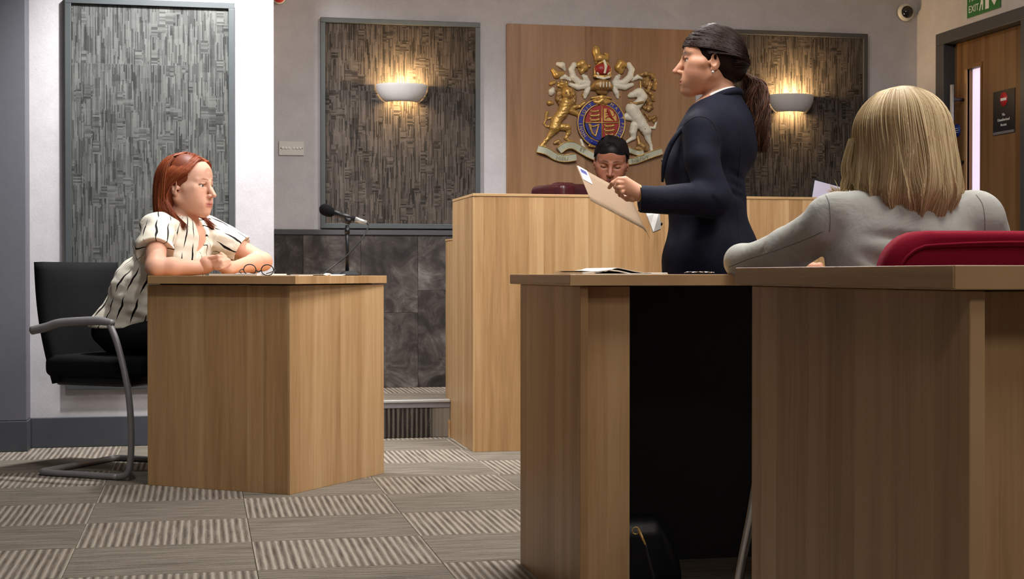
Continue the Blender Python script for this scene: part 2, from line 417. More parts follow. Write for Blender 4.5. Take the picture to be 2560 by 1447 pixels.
# right wall with the door opening
DY0, DY1, DTOP = 6.735, 7.529, 2.06; LEAFX = 4.082
wr = struct(empty('wall_right', (RIGHT, 5.0, 0)))
box2('wall_section', (RIGHT, FRONT, 0), (RIGHT+.12, DY0, CEIL), M['white_wall'], wr)
box2('wall_section', (RIGHT, DY1, 0), (RIGHT+.12, BACK, CEIL), M['white_wall'], wr)
box2('wall_section', (RIGHT, DY0, DTOP), (RIGHT+.12, DY1, CEIL), M['white_wall'], wr)
d1 = struct(empty('door_1', (RIGHT, (DY0+DY1)/2, 0)))
FWD = .085
box2('frame_jamb', (RIGHT-.018, DY1-.004, 0), (LEAFX+.04, DY1+FWD, DTOP-.004), M['dark_frame'], d1, .003)
box2('frame_jamb', (RIGHT-.018, DY0-FWD, 0), (LEAFX+.04, DY0+.004, DTOP-.004), M['dark_frame'], d1, .003)
box2('frame_head', (RIGHT-.018, DY0-FWD, DTOP-.004), (LEAFX+.04, DY1+FWD, DTOP+.062), M['dark_frame'], d1, .003)
g0 = on_x(2453, 172, LEAFX).y; g1 = on_x(2419, 172, LEAFX).y; gt = on_x(2440, 168, LEAFX).z; gb = .9
box2('door_leaf', (LEAFX, DY0+.004, .005), (LEAFX+.045, g0, DTOP-.006), M['door_wood'], d1)
box2('door_leaf', (LEAFX, g1, .005), (LEAFX+.045, DY1-.004, DTOP-.006), M['door_wood'], d1)
box2('door_leaf', (LEAFX, g0, gt), (LEAFX+.045, g1, DTOP-.006), M['door_wood'], d1)
box2('door_leaf', (LEAFX, g0, .005), (LEAFX+.045, g1, gb), M['door_wood'], d1)
box2('glass_pane', (LEAFX+.030, g0, gb), (LEAFX+.036, g1, gt), M['lit_glass'], d1)
box2('glazing_bead', (LEAFX-.006, g1, gb-.02), (LEAFX+.010, g1+.022, gt), M['wood_v'], d1)
box2('glazing_bead', (LEAFX-.006, g0-.016, gb-.02), (LEAFX+.010, g0, gt), M['door_wood'], d1)
box2('glazing_bead', (LEAFX-.006, g0-.016, gt), (LEAFX+.010, g1+.022, gt+.02), M['door_wood'], d1)
# pull handle
ph = on_x(2380, 212, LEAFX-.07); hb = on_x(2376, 430, LEAFX-.07)
hd = tube('pull_handle', [(LEAFX-.07, ph.y, ph.z), (LEAFX-.07, ph.y, ph.z-.5)], .0105, M['alu'], d1, 14)
for zz in (ph.z-.08, ph.z-.42):
    tube('handle_post', [(LEAFX, ph.y, zz), (LEAFX-.07, ph.y, zz)], .009, M['dark_frame'], hd, 10)
bd = on_x(2393, 326, LEAFX-.002)
lathe('blue_notice_disc', [(0, .002), (.036, .002), (.036, 0), (0, 0)], M['sign_blue'], d1, 28, loc=bd, rot=(0, -math.pi/2, 0))
for dz in (.011, 0, -.011):
    box('notice_line', (.001, .030 if dz else .04, .0035), (bd.x-.0025, bd.y, bd.z+dz), M['sign_white'], d1)
# 'No Unauthorised Access' door sign
sc_ = on_x(2510, 280, LEAFX-.002); sw = abs(on_x(2483, 280, LEAFX).y-on_x(2537, 280, LEAFX).y); sh = on_x(2510, 225, LEAFX).z-on_x(2510, 335, LEAFX).z
ds = tag(empty('door_sign', sc_), 'black door sign with red no-entry disc reading No Unauthorised Access', 'sign')
box('backing', (.004, sw, sh), sc_, M['sign_black'], ds, bev=.001)
box('footer_strip', (.0012, sw*.96, sh*.06), (sc_.x-.0027, sc_.y, sc_.z-sh*.46), M['sign_grey'], ds)
lathe('no_entry_disc', [(0, .0012), (sw*.175, .0012), (sw*.175, 0), (0, 0)], M['sign_red'], ds, 28, loc=(sc_.x-.0021, sc_.y, sc_.z+sh*.29), rot=(0, -math.pi/2, 0))
box('no_entry_bar', (.001, sw*.26, sw*.065), (sc_.x-.0038, sc_.y, sc_.z+sh*.29), M['sign_white'], ds)
for s, dz in (('No', -.055), ('Unauthorised', -.17), ('Access', -.285)):
    text('lettering', s, .0215, frame_mtx((sc_.x-.0028, sc_.y, sc_.z+sh*dz), (0, -1, 0), (0, 0, 1)), M['sign_white'], ds)
# fire exit sign above the door
e0 = on_x(2420, 43, RIGHT); e1 = on_x(2503, 22, RIGHT); eb = (e0.z+e1.z)/2; eh = .15
es = tag(empty('fire_exit_sign', (RIGHT-.003, (e0.y+e1.y)/2, eb)), 'green and white FIRE EXIT sign on wall above the door', 'sign')
ew = e0.y-e1.y; ec = (e0.y+e1.y)/2
box('sign_board', (.005, ew, eh), (RIGHT-.0035, ec, eb+eh/2), M['sign_green'], es, bev=.001)
for s, dz in (('FIRE', .098), ('EXIT', .040)):
    text('lettering', s, .052, frame_mtx((RIGHT-.0066, ec+ew*.29, eb+dz), (0, -1, 0), (0, 0, 1)), M['sign_white'], es)
def ypoly(name, pts, mat, parent, x):   # flat shape on a wall facing -X : pts (along -Y, z)
    plate(name, [(x, ec-a, eb+b) for a, b in pts], .001, mat, parent)
rm = -.005
ypoly('running_figure', [(rm-.035, .02), (rm-.028, .016), (rm-.015, .045), (rm-.004, .052), (rm-.006, .018), (rm+.003, .018), (rm+.006, .062), (rm-.002, .075), (rm+.004, .098), (rm-.012, .104), (rm-.034, .09), (rm-.03, .083), (rm-.016, .09), (rm-.018, .066), (rm-.026, .044)], M['sign_white'], es, RIGHT-.0066)
lathe('running_head', [(0, .001), (.010, .001), (.010, 0)], M['sign_white'], es, 16, loc=(RIGHT-.0061, ec-(rm-.001), eb+.117), rot=(0, -math.pi/2, 0))
ypoly('doorway_symbol', [(.022, .016), (.058, .016), (.058, .13), (.022, .13)], M['sign_white'], es, RIGHT-.0066)
ypoly('arrow', [(.112, .022), (.148, .062), (.126, .062), (.126, .128), (.098, .128), (.098, .062), (.076, .062)], M['sign_white'], es, RIGHT-.0066)
# dome camera on the back wall
cc = on_y(2262, 32, BACK)
ct = tag(empty('dome_camera', cc), 'small white dome security camera high on wall near the corner', 'camera')
lathe('base', [(0, 0), (.050, 0), (.050, .018), (.040, .028), (.034, .030)], M['white_plastic'], ct, 32, loc=cc, rot=(math.pi/2, 0, 0))
lathe('dome', [(.036, .022), (.034, .038), (.026, .050), (.014, .057), (0, .059)], plain('smoked_dome', (18, 12, 14), .08, 0, .7), ct, 28, loc=cc, rot=(math.pi/2, 0, 0))
# alarm sounder just at the top edge
ac_ = on_y(697, -6, BACK)
at_ = tag(empty('alarm_sounder', ac_), 'red round alarm sounder at the top edge above the switch plate', 'alarm')
lathe('sounder_base', [(0, 0), (.036, 0), (.036, .02), (.03, .026)], M['white_plastic'], at_, 24, loc=ac_, rot=(math.pi/2, 0, 0))
lathe('sounder_cap', [(.031, .022), (.031, .045), (.022, .055), (0, .058)], M['sign_red'], at_, 24, loc=ac_, rot=(math.pi/2, 0, 0))
# light switch plate
s0 = on_y(697, 353, BACK); s1 = on_y(760, 389, BACK)
swc = (s0+s1)/2
st = tag(empty('switch_plate', swc), 'white light switch plate with six rocker dots on the wall', 'switch')
box('plate', (s1.x-s0.x, .009, s0.z-s1.z), (swc.x, BACK-.0045, swc.z), M['white_plastic'], st, bev=.002)
for k in range(6):
    xx = swc.x+(k-2.5)*.0168+(.004 if k > 2 else -.004)
    lathe('switch_rocker', [(0, .006), (.005, .0055), (.0072, .002), (.0072, 0)], M['sign_white'], st, 16, loc=(xx, BACK-.009, swc.z+.001), rot=(math.pi/2, 0, 0))
for s in (-1, 1):
    lathe('screw', [(0, .001), (.003, .001), (.003, 0)], M['sign_grey'], st, 12, loc=(swc.x+s*.056, BACK-.009, swc.z), rot=(math.pi/2, 0, 0))
# ------------------------------------------------------------- stone wainscot, rail, step
rz = on_y(900, 586, BACK).z; rzt = on_y(900, 574, BACK).z
xe = LEDGE
sx = on_y(1044, 700, BACK).x
cols = [xe, sx-.61, sx-.305, sx, sx+.305]
cols = [c for c in cols if c >= xe]
for a, b in zip(cols[:-1], cols[1:]):
    zs = [STEP_H, STEP_H+.40+.12*((int(a*10)) % 2), rz]
    for z0, z1 in zip(zs[:-1], zs[1:]):
        box2('stone_panel', (a+.0006, BACK-.014, z0+.0006), (b-.0006, BACK, z1-.0006), M['stone'], wb, .0008)
for k in range(6):
    a = cols[-1]+k*.45
    box2('stone_panel', (a+.0006, BACK-.014, STEP_H), (min(a+.45, RIGHT)-.0006, BACK, rz), M['stone'], wb, .0008)
struct(box2('trim_1', (xe, BACK-.022, rz-.004), (RIGHT, BACK, rzt), M['dark_frame'], bev=.004))
pf = struct(empty('floor_platform', (1.0, STEP_Y, 0)))
box2('platform_deck', (LEDGE, STEP_Y+.004, 0), (RIGHT, BACK, STEP_H-.006), M['under'], pf)
box2('platform_deck', (1.20, 6.47, 0), (3.28, STEP_Y, STEP_H-.006), M['under'], pf)
for k in range(8):
    a = LEDGE+.015+k*.46
    if a > RIGHT-.1: break
    box2('carpet_tile', (a, STEP_Y+.03, STEP_H-.006), (min(a+.459, RIGHT), STEP_Y+.45, STEP_H), M['carpet_x'], pf, .001)
    box2('carpet_tile', (a, STEP_Y+.451, STEP_H-.006), (min(a+.459, RIGHT), BACK, STEP_H), M['carpet_y'], pf, .001)
xr = [LEDGE, .62, 1.085, 1.172]
for a, b, mt in zip(xr[:-1], xr[1:], ('riser', 'riser', 'carpet_x')):
    box2('riser_carpet', (a+.0005, STEP_Y-.004, .002), (b-.0005, STEP_Y+.004, STEP_H-.036), M[mt], pf, .001)
struct(box2('trim_nosing', (LEDGE, STEP_Y-.010, STEP_H-.010), (1.172, STEP_Y+.03, STEP_H+.003), M['alu'], bev=.002))
struct(box2('trim_nosing_strip', (LEDGE, STEP_Y-.006, STEP_H-.036), (1.172, STEP_Y+.004, STEP_H-.010), M['sign_grey'], bev=.001))
box2('corner_bead', (1.163, STEP_Y-.010, .0), (1.172, STEP_Y-.004, .085), M['wood_edge'], pf)
# ------------------------------------------------------------- framed acoustic panels
def acoustic(label, x0, x1, z0, z1, yw, tmat, fmat, fw, prot, xcuts, zcuts):
    r = tag(empty('acoustic_panel', ((x0+x1)/2, yw, z0)), label, 'wall panel', 'framed acoustic wall panels')
    yf = yw-prot
    box2('frame_rail', (x0, yf, z1-fw), (x1, yw, z1), M[fmat], r, .002)
    box2('frame_rail', (x0, yf, z0), (x1, yw, z0+fw), M[fmat], r, .002)
    box2('frame_stile', (x0, yf, z0+fw), (x0+fw, yw, z1-fw), M[fmat], r, .002)
    box2('frame_stile', (x1-fw, yf, z0+fw), (x1, yw, z1-fw), M[fmat], r, .002)
    xs = [x0+fw]+[c for c in xcuts if x0+fw < c < x1-fw]+[x1-fw]
    zs = [z0+fw]+[c for c in zcuts if z0+fw < c < z1-fw]+[z1-fw]
    for a, b in zip(xs[:-1], xs[1:]):
        for c, d in zip(zs[:-1], zs[1:]):
            box('acoustic_tile', (b-a-.0008, .012, d-c-.0008), ((a+b)/2, yw-.012-RNG.rand()*.0012, (c+d)/2), M[tmat], r, bev=.001)
    return r
pl0 = on_y(166, 973, LWALL); pl1 = on_y(586, 10, LWALL)
acoustic('tall grey acoustic panel in grey frame behind the red-haired woman', pl0.x, pl1.x, pl0.z, pl1.z, LWALL, 'tile_l', 'grey_frame', .028, .032,
         [on_y(204, 300, LWALL).x-.0, on_y(471, 100, LWALL).x], [on_y(500, 167, LWALL).z-.5*k for k in range(5)])
b0 = on_y(800, 44, BACK); b1 = on_y(1198, 62, BACK); bz0 = rzt+.006
acoustic('brown-grey acoustic panel left of the carved arms, behind the microphone', b0.x, b1.x, bz0, 2.138, BACK, 'tile_b', 'grey_frame', .026, .032,
         [b1.x-.026-.5], [2.138-.38-.5*k for k in range(4)])
c0 = on_y(1806, 82, BACK); c1 = on_y(2164, 87, BACK)
acoustic('brown-grey acoustic panel right of the carved arms, behind the ponytail', c0.x, c1.x, bz0, 2.152, BACK, 'tile_b', 'dark_frame', .026, .032,
         [c0.x+.026+.5], [2.152-.38-.5*k for k in range(4)])
# veneered panel behind the arms
w0 = on_y(1265, 62, BACK); w1 = on_y(1735, 76, BACK)
wpY = BACK-.025
tag(box2('veneer_wall_panel', (w0.x, wpY, .9), (w1.x, BACK, 2.14), M['wood_panel'], bev=.002), 'tall beech veneer wall panel carrying the carved coat of arms', 'wall panel')
# ------------------------------------------------------------- wall sconces
def sconce(u, v0, v1, halfw, label):
    yw = BACK-.024; top = on_y(u, v0, yw); bot = on_y(u, v1, yw)
    r = tag(empty('wall_sconce', (top.x, yw, bot.z)), label, 'wall light', 'half-bowl wall lights')
    H = top.z-bot.z; R = halfw
    pro = []
    for k in range(13):
        f = k/12
        pro.append((R*(0.60+0.40*math.sin(f*math.pi/2)**.9), H*f**1.25))
    inn = [(a-.006, b) for a, b in pro[::-1]]
    lathe('bowl', pro+inn, M['white_glaze'], r, 40, loc=(top.x, yw, bot.z), a0=math.pi, a1=2*math.pi, sy=.82)
    box('back_plate', (.10, .012, .07), (top.x, yw-.006, bot.z+H*.5), M['white_glaze'], r, bev=.002)
    lathe('bulb', [(0, .05), (.012, .046), (.016, .034), (.013, .018), (.010, 0)], emit('warm_bulb', (255, 226, 160), 12), r, 16, loc=(top.x, yw-.045, bot.z+H*.42))
    for zz, pw in ((top.z-.004, 14.0), (bot.z+.020, 4.5)):
        l = bpy.data.lights.new('sconce_lamp', 'POINT'); l.energy = pw; l.color = (1, .66, .30); l.shadow_soft_size = .02
        o = bpy.data.objects.new('sconce_lamp', l); COL.objects.link(o); o.location = (top.x, yw-.055, zz); par(o, r)
sconce(1004, 213, 256, .138, 'white half-bowl wall light on the panel left of the arms')
sconce(1976, 239, 281, .133, 'white half-bowl wall light on the panel behind the ponytail')
# ================================================================= judge's bench
BX0, BX1, BY, BZ = 1.174, 3.30, 6.43, 1.143
bn = tag(empty('judges_bench', (BX0, BY, 0)), "tall beech judge's bench below the carved arms", 'bench')
box('front_panel', (BX1-BX0, .022, BZ-.012), ((BX0+BX1)/2, BY+.011, (BZ-.012)/2), M['wood_v'], bn, bev=.0015)
def side(name, x, y0, y1, z0, z1, root, th=.02, mat='wood_v'):
    return box(name, (y1-y0, th, z1-z0), (x, (y0+y1)/2, (z0+z1)/2), M[mat], root, rotz=-math.pi/2, bev=.0015)
side('end_panel', BX0+.010, BY+.0225, 6.985, 0, BZ-.012, bn)
side('low_end_panel', BX0+.010, 6.986, 7.19, 0, .949, bn)
box2('low_end_cap', (BX0-.002, 6.986, .949), (BX0+.022, 7.19, .957), M['wood_edge'], bn)
side('end_panel', BX1-.010, BY+.0225, 7.1, 0, BZ-.012, bn)
box('top_ledge', (BX1-BX0+.006, .05, .012), ((BX0+BX1)/2, BY+.022, BZ-.006), M['wood_h'], bn, bev=.0015)
box('top_ledge', (.55, .024, .012), (BX0+.010, (BY+.047+6.985)/2-.03, BZ-.006), M['wood_h'], bn, rotz=math.pi/2, bev=.0015)
box('writing_top', (BX1-BX0-.05, .42, .025), ((BX0+BX1)/2, BY+.26, .93), M['wood_h'], bn, bev=.002)
# laptop on the bench
lp = P(2010, 494, 6.99); lq = P(2036, 451, 7.02); lr_ = P(2150, 482, 7.06)
lt = tag(empty('laptop', (lp.x+.12, 6.65, .945)), 'open laptop with pale screen and black rim on the bench', 'laptop')
e1_ = (lr_-lq).normalized(); e2_ = (lp-lq); e2_ = (e2_-e1_*e2_.dot(e1_)).normalized(); nn_ = e1_.cross(e2_)
if nn_.y > 0: nn_ = -nn_
A_ = lq; W_, H_ = .31, .20
Q = lambda a, b: A_+e1_*a+e2_*b
plate('screen_lid', [Q(-.008, -.008), Q(W_+.008, -.008), Q(W_+.008, H_), Q(-.008, H_)], .008, M['black_plastic'], lt)
plate('screen', [Q(0, 0)+nn_*.0045, Q(W_, 0)+nn_*.0045, Q(W_, H_-.02)+nn_*.0045, Q(0, H_-.02)+nn_*.0045], .001, plain('pale_screen', (205, 200, 224), .35, var=.02), lt)
box('keyboard_base', (.32, .22, .018), (lp.x+.16, 6.70, .952), M['black_plastic'], lt, bev=.004)
# judge's chair
jc = tag(empty('leather_chair', (2.02, 7.36, STEP_H)), 'maroon leather armchair behind the bench', 'chair')
def cushion(name, size, loc, mat, root, rot=(0, 0, 0), bev=.03):
    o = box(name, size, loc, mat, root, rot=rot, bev=bev, seg=5)
    o.data.polygons.foreach_set('use_smooth', [True]*len(o.data.polygons)); return o
ja = P(1450, 446, 7.25)
cushion('backrest', (.50, .10, .60), (2.05, 7.50, ja.z-.30), M['maroon'], jc, (.10, 0, .2))
cushion('arm_pad', (.10, .34, .17), (P(1410, 470, 7.2).x, 7.22, ja.z-.105), M['maroon'], jc, (0, 0, .25), .03)
cushion('wing', (.13, .09, .20), (P(1448, 460, 7.25).x, 7.36, ja.z-.10), M['maroon'], jc, (0, 0, .3), .03)
cushion('seat', (.50, .46, .10), (2.02, 7.28, STEP_H+.43), M['maroon'], jc)
lathe('pedestal', [(.03, .03), (.03, .38)], M['black_plastic'], jc, 16, loc=(2.02, 7.30, STEP_H))
for k in range(5):
    a = k*2*math.pi/5
    tube('foot', [(2.02, 7.30, STEP_H+.05), (2.02+.26*math.cos(a), 7.30+.26*math.sin(a), STEP_H+.025)], [.022, .016], M['black_plastic'], jc)
# ================================================================= witness box
DZ = .781; WL = on_z(369, 1212, 0); WN = on_z(725, 1237, 0); WR = on_z(960, 1183, 0)
eA = (WN-WL); eB = (WR-WN); LA, LB = eA.length, eB.length; angA = math.atan2(eA.y, eA.x); angB = math.atan2(eB.y, eB.x)
wd = tag(empty('witness_desk', ((WL+WN+WR)/3)), 'square beech witness desk holding the microphone and spectacles', 'desk')
ua = eA.normalized(); ub = eB.normalized(); TH = .03
ctr = lambda p, q, inn, z0, z1: ((p+q)/2+inn*.01)+Vector((0, 0, (z0+z1)/2))
box('front_panel', (LA, .02, DZ-TH-.004), ctr(WL, WN, ub, 0, DZ-TH-.004), M['wood_v'], wd, rotz=angA, bev=.0012)
box('front_panel', (LB, .02, DZ-TH-.004), ctr(WN, WR, -ua, 0, DZ-TH-.004), M['wood_v'], wd, rotz=angB, bev=.0012)
WB = WL+eB
box('side_panel', (LA-.02, .02, DZ-TH-.004), ctr(WR-ua*.02, WB, -ub, 0, DZ-TH-.004), M['wood_v'], wd, rotz=angA, bev=.0012)
box('shade_line_sheet', (LA-.05, LB-.05, .004), ((WL+WR)/2).to_tuple()[:2]+(DZ-TH-.002,), M['dark_panel'], wd, rotz=angA)  # thin dark sheet standing in for the shade line under the worktop
ov = .024
tl = WL-ub*ov+ua*.004; tn = WN-ub*ov+ua*ov; tr = WR+ua*ov+ub*.01; tb = WL+eB+ub*.01+ua*.004
topc = (tl+tr)/2
box('worktop', ((tn-tl).length, (tr-tn).length, TH), (topc.x, topc.y, DZ-TH/2), M['wood_h'], wd, rotz=angA, bev=.0015)
# papers on it
def sheet(name, c, w, h, rz, label, cat, z, th=.0016, group=None, curl=0.0):
    V = []; Fc = []; n = 8
    for s in (0, 1):
        for i in range(n+1):
            for j in (0, 1):
                xx = (i/n-.5)*w; zz = curl*(max(0, abs(i/n-.5)*2-.5)**2)*1.0
                V.append((xx, (j-.5)*h, zz+(th if s else 0)))
    m = 2*(n+1)
    for i in range(n):
        a = 2*i
        Fc.append((a, a+1, a+3, a+2)); Fc.append((m+a, m+a+2, m+a+3, m+a+1))
        Fc.append((a, a+2, m+a+2, m+a)); Fc.append((a+1, m+a+1, m+a+3, a+3))
    Fc.append((0, m, m+1, 1)); Fc.append((2*n, 2*n+1, m+2*n+1, m+2*n))
    o = mesh_obj(name, V, Fc, M['paper'], None, loc=(c[0], c[1], z), rot=(0, 0, rz))
    tag(o, label, cat, group); return o
q1 = on_z(590, 686, DZ)
sheet('paper_stack', (.17, 5.62), .21, .20, angA, 'white paper stack lying under the clasped hands', 'paper', DZ, .007)
sheet('paper_sheet', (.325, 5.50), .11, .15, angA+.2, 'white sheet of paper lying beneath the spectacles', 'paper', DZ, .0022)
sheet('paper_sheet', (.43, 5.62), .13, .16, angB-.1, 'loose white sheet between spectacles and microphone base', 'paper', DZ, .0018, curl=.012)
er = P(818, 687, 5.52); tg0 = empty('crumpled_tissue', (er.x, er.y, DZ)); tag(tg0, 'small white crumpled tissue beside the microphone base', 'tissue')
bm = bmesh.new(); bmesh.ops.create_icosphere(bm, subdivisions=2, radius=1)
for v in bm.verts: v.co *= .75+.4*random.random(); v.co.x *= .016; v.co.y *= .012; v.co.z *= .0055; v.co.z += .005
bm_obj('tissue', bm, M['paper'], tg0, loc=(er.x, er.y, DZ))
# spectacles
gt_ = 5.43; g1c = P(624.5, 674, gt_); g2c = P(668.5, 675, gt_); rr = 14.5/F_PX*gt_
gl = tag(empty('spectacles', ((g1c.x+g2c.x)/2, (g1c.y+g2c.y)/2, DZ)), 'round black-rimmed spectacles standing on the witness desk', 'spectacles')
gx = (g2c-g1c).normalized(); gz = UP.copy(); gy = gx.cross(gz).normalized()
for c in (g1c, g2c):
    ring = [c+(gx*math.cos(a)*1.06+gz*math.sin(a)*.92)*rr for a in np.linspace(0, 2*math.pi, 28, endpoint=False)]
    tube('rim', [tuple(p) for p in ring], .0019, M['black_plastic'], gl, 8, closed=True)
    V = [tuple(c+(gx*math.cos(a)*1.06+gz*math.sin(a)*.92)*rr*.97) for a in np.linspace(0, 2*math.pi, 24, endpoint=False)]
    plate('lens', V, .001, M['glass'], gl)
tube('bridge', catmull([g1c+gx*rr*1.06-gz*.002, (g1c+g2c)/2-gz*.007, g2c-gx*rr*1.06-gz*.002], 6), .0024, M['black_plastic'], gl, 8)
for c, s in ((g1c, -1), (g2c, 1)):
    h = c+gx*s*rr*1.1-gz*.0
    tube('temple', catmull([h, h+gx*s*.006+gy*.01, h+gx*s*.002+gy*.07-gz*.008, h-gx*s*.01+gy*.10-gz*.014], 6), .0019, M['black_plastic'], gl, 8)
# microphone on a desk stand
mt_ = 5.75; mb = P(868, 684, mt_); pole_top = P(868, 556, mt_)
mi = tag(empty('microphone', (mb.x, mb.y, DZ)), 'black microphone with foam windshield on a short desk stand', 'microphone')
bm = bmesh.new(); bmesh.ops.create_cube(bm, size=1.0)
for v in bm.verts:
    k = .82 if v.co.z > 0 else 1.0
    v.co = Vector((v.co.x*.098*k, v.co.y*.10*k, v.co.z*.018))
bmesh.ops.bevel(bm, geom=bm.edges[:], offset=.003, segments=2, affect='EDGES')
bm_obj('stand_base', bm, M['black_plastic'], mi, loc=(mb.x, mb.y, DZ+.009), rot=(0, 0, -.2))
tube('pole', [(mb.x, mb.y, DZ+.015), (mb.x, mb.y, pole_top.z-.01)], .0075, M['black_plastic'], mi, 14)
tube('pole_collar', [(mb.x, mb.y, pole_top.z-.045), (mb.x, mb.y, pole_top.z-.02)], .0105, M['black_plastic'], mi, 14)
m_a = P(806, 521, mt_); m_b = P(826, 530, mt_); m_c = P(888, 548, mt_); m_d = P(916, 557, mt_)
tube('clip', [P(868, 560, mt_), P(872, 545, mt_)], [.010, .016], M['black_plastic'], mi, 14)
tube('mic_body', [m_b, m_c], [.0125, .0105], M['black_plastic'], mi, 18)
tube('connector', [m_c, m_d], [.0105, .0085], M['alu'], mi, 16)
fd = (m_b-m_a).normalized(); fpath = [m_a-fd*.012+fd*.060*k/12 for k in range(13)]
tube('foam_windshield', fpath, [.004, .014, .0195, .0215, .0225, .0228, .0228, .0225, .022, .021, .019, .017, .013], M['foam'], mi, 20)
cab = catmull([m_d, P(921, 566, mt_), P(905, 596, mt_-.03), P(870, 636, mt_-.06), P(838, 662, mt_-.08), P(815, 678, mt_-.12), P(800, 684.5, mt_-.16)], 8)
tube('cable', cab, .0026, M['black_plastic'], mi, 8)
# ------------------------------------------------------------- witness chair (cantilever)
cR = on_z(322, 1194, .012); cB = on_z(97, 1180, .012); cF = on_z(329, 1146, .012)
fdir = (cR-cB); fdir.z = 0; RL = fdir.length; fdir.normalize(); ldir = Vector((-fdir.y, fdir.x, 0))
CW = (cF-cB).length
wc = tag(empty('cantilever_chair', (cB+ldir*CW/2+fdir*RL/2)), 'black upholstered cantilever chair with grey tube frame under the red-haired woman', 'chair')
def cw(f, l, z): p = cB+fdir*f+ldir*l; return Vector((p.x, p.y, z))
TR = .0125
def side_path(l):
    return [cw(RL-.05, l, TR), cw(RL-.015, l, .022), cw(RL+.005, l, .06), cw(RL+.012, l, .16), cw(RL+.004, l, .30), cw(RL-.02, l, .42), cw(RL-.055, l, .53), cw(RL-.085, l, .592)]
base = catmull([cw(RL-.05, 0, TR), cw(RL*.5, 0, TR), cw(.05, 0, TR), cw(.008, .012, TR), cw(.0, .06, TR), cw(0, CW*.5, TR), cw(0, CW-.06, TR), cw(.008, CW-.012, TR), cw(.05, CW, TR), cw(RL*.5, CW, TR), cw(RL-.05, CW, TR)], 7)
tube('base_frame', base, TR, M['grey_metal'], wc, 14)
for l in (0, CW):
    tube('leg', catmull(side_path(l), 7), TR, M['grey_metal'], wc, 14)
    arm = catmull([cw(RL-.07, l, .600), cw(RL-.13, l, .607), cw(RL*.55, l, .606), cw(RL*.25, l, .597), cw(.04, l, .580), cw(-.03, l, .566)], 7)
    tube('armrest', arm, [.012, .017, .018, .018, .018, .017], M['grey_metal'], wc, 14)
# backrest shaped as a curved padded slab
def padded(name, fn, nu, nv, th, mat, root, nrm=None):
    V = []; Fc = []
    G = np.array([[fn(i/nu, j/nv) for j in range(nv+1)] for i in range(nu+1)])
    du = np.gradient(G, axis=0); dv = np.gradient(G, axis=1); N = np.cross(du, dv); N /= np.linalg.norm(N, axis=2)[:, :, None]+1e-9
    if nrm is not None: N = np.broadcast_to(np.array(nrm, float), N.shape)
    for s in (1, -1):
        for i in range(nu+1):
            for j in range(nv+1):
                e = min(i, nu-i, 2)/2.0*.5+.5; e2 = min(j, nv-j, 2)/2.0*.5+.5
                V.append(G[i, j]+N[i, j]*s*th/2*min(e, e2))
    m = (nu+1)*(nv+1); I = lambda i, j: i*(nv+1)+j
    for i in range(nu):
        for j in range(nv):
            Fc.append((I(i, j), I(i+1, j), I(i+1, j+1), I(i, j+1))); Fc.append((m+I(i, j), m+I(i, j+1), m+I(i+1, j+1), m+I(i+1, j)))
    for i in range(nu):
        Fc.append((I(i, 0), m+I(i, 0), m+I(i+1, 0), I(i+1, 0))); Fc.append((I(i, nv), I(i+1, nv), m+I(i+1, nv), m+I(i, nv)))
    for j in range(nv):
        Fc.append((I(0, j), I(0, j+1), m+I(0, j+1), m+I(0, j))); Fc.append((I(nu, j), m+I(nu, j), m+I(nu, j+1), I(nu, j+1)))
    o = mesh_obj(name, V, Fc, mat, root, True); return o
def back_fn(a, b):
    z = .36+b*.475; lean = -.075*b+.04*(1-b)**2*0; bow = -.03*(1-(2*a-1)**2)
    wv = 1.0+.06*b; l = CW/2+.03+(a-.5)*(CW-.035)*wv
    f = .045+lean+bow-.02*math.sin(b*math.pi)
    return cw(f, l, z)
padded('backrest', back_fn, 14, 14, .065, M['black_fab'], wc)
sc2 = cw(RL*.52, CW/2, .425)
cushion('seat', (.46, CW-.07, .085), sc2, M['black_fab'], wc, (0, 0, math.atan2(fdir.y, fdir.x)), .03)
cushion('seat_pan', (.36, CW-.12, .04), cw(RL*.5, CW/2, .37), M['black_plastic'], wc, (0, 0, math.atan2(fdir.y, fdir.x)), .012)
for l in (.0, CW):
    tube('seat_bracket', [cw(RL+.0, l, .36), cw(RL-.05, CW/2+(l-CW/2)*.8, .375)], .011, M['grey_metal'], wc, 10)
# ================================================================= advocates' desks
def long_desk(label, x0, x1, y0, y1, top, post, stile_w, ovx, back_mat, modesty):
    r = tag(empty('courtroom_desk', (x0, y0, 0)), label, 'desk', 'long courtroom desks')
    th = .026
    box('worktop', (x1-x0, y1-y0, th), ((x0+x1)/2, (y0+y1)/2, top-th/2), M['wood_h'], r, bev=.0012)
    box('edge_band', (y1-y0-.003, .0016, th-.004), (x0-.0006, (y0+y1)/2, top-th/2), M['wood_edge'], r, rotz=-math.pi/2)
    xp = x0+ovx
    side('end_panel', xp+post/2, y0+.012, y1-.004, 0, top-th-.001, r, post)
    box('front_stile', (stile_w, .018, top-th-.002), (xp+post+stile_w/2, y0+.065, (top-th-.002)/2), M['wood_v'], r, bev=.001)
    box('modesty_panel', (x1-xp-post-.02, .018, top-th-.004), ((x1+xp+post)/2, y1-.03, (top-th-.004)/2), M[back_mat], r, bev=.001)
    side('end_panel', x1-.03, y0+.012, y1-.004, 0, top-th-.001, r, post)
    return r
long_desk('long beech desk in the middle with open papers at its left end', .82, 3.25, 3.268, 3.933, .7865, .019, .112, .027, 'dark_panel', True)
long_desk('nearest beech desk at right, in front of the red chair', .771, 3.25, 1.42, 2.07, .797, .018, .35, .024, 'dark_panel', True)
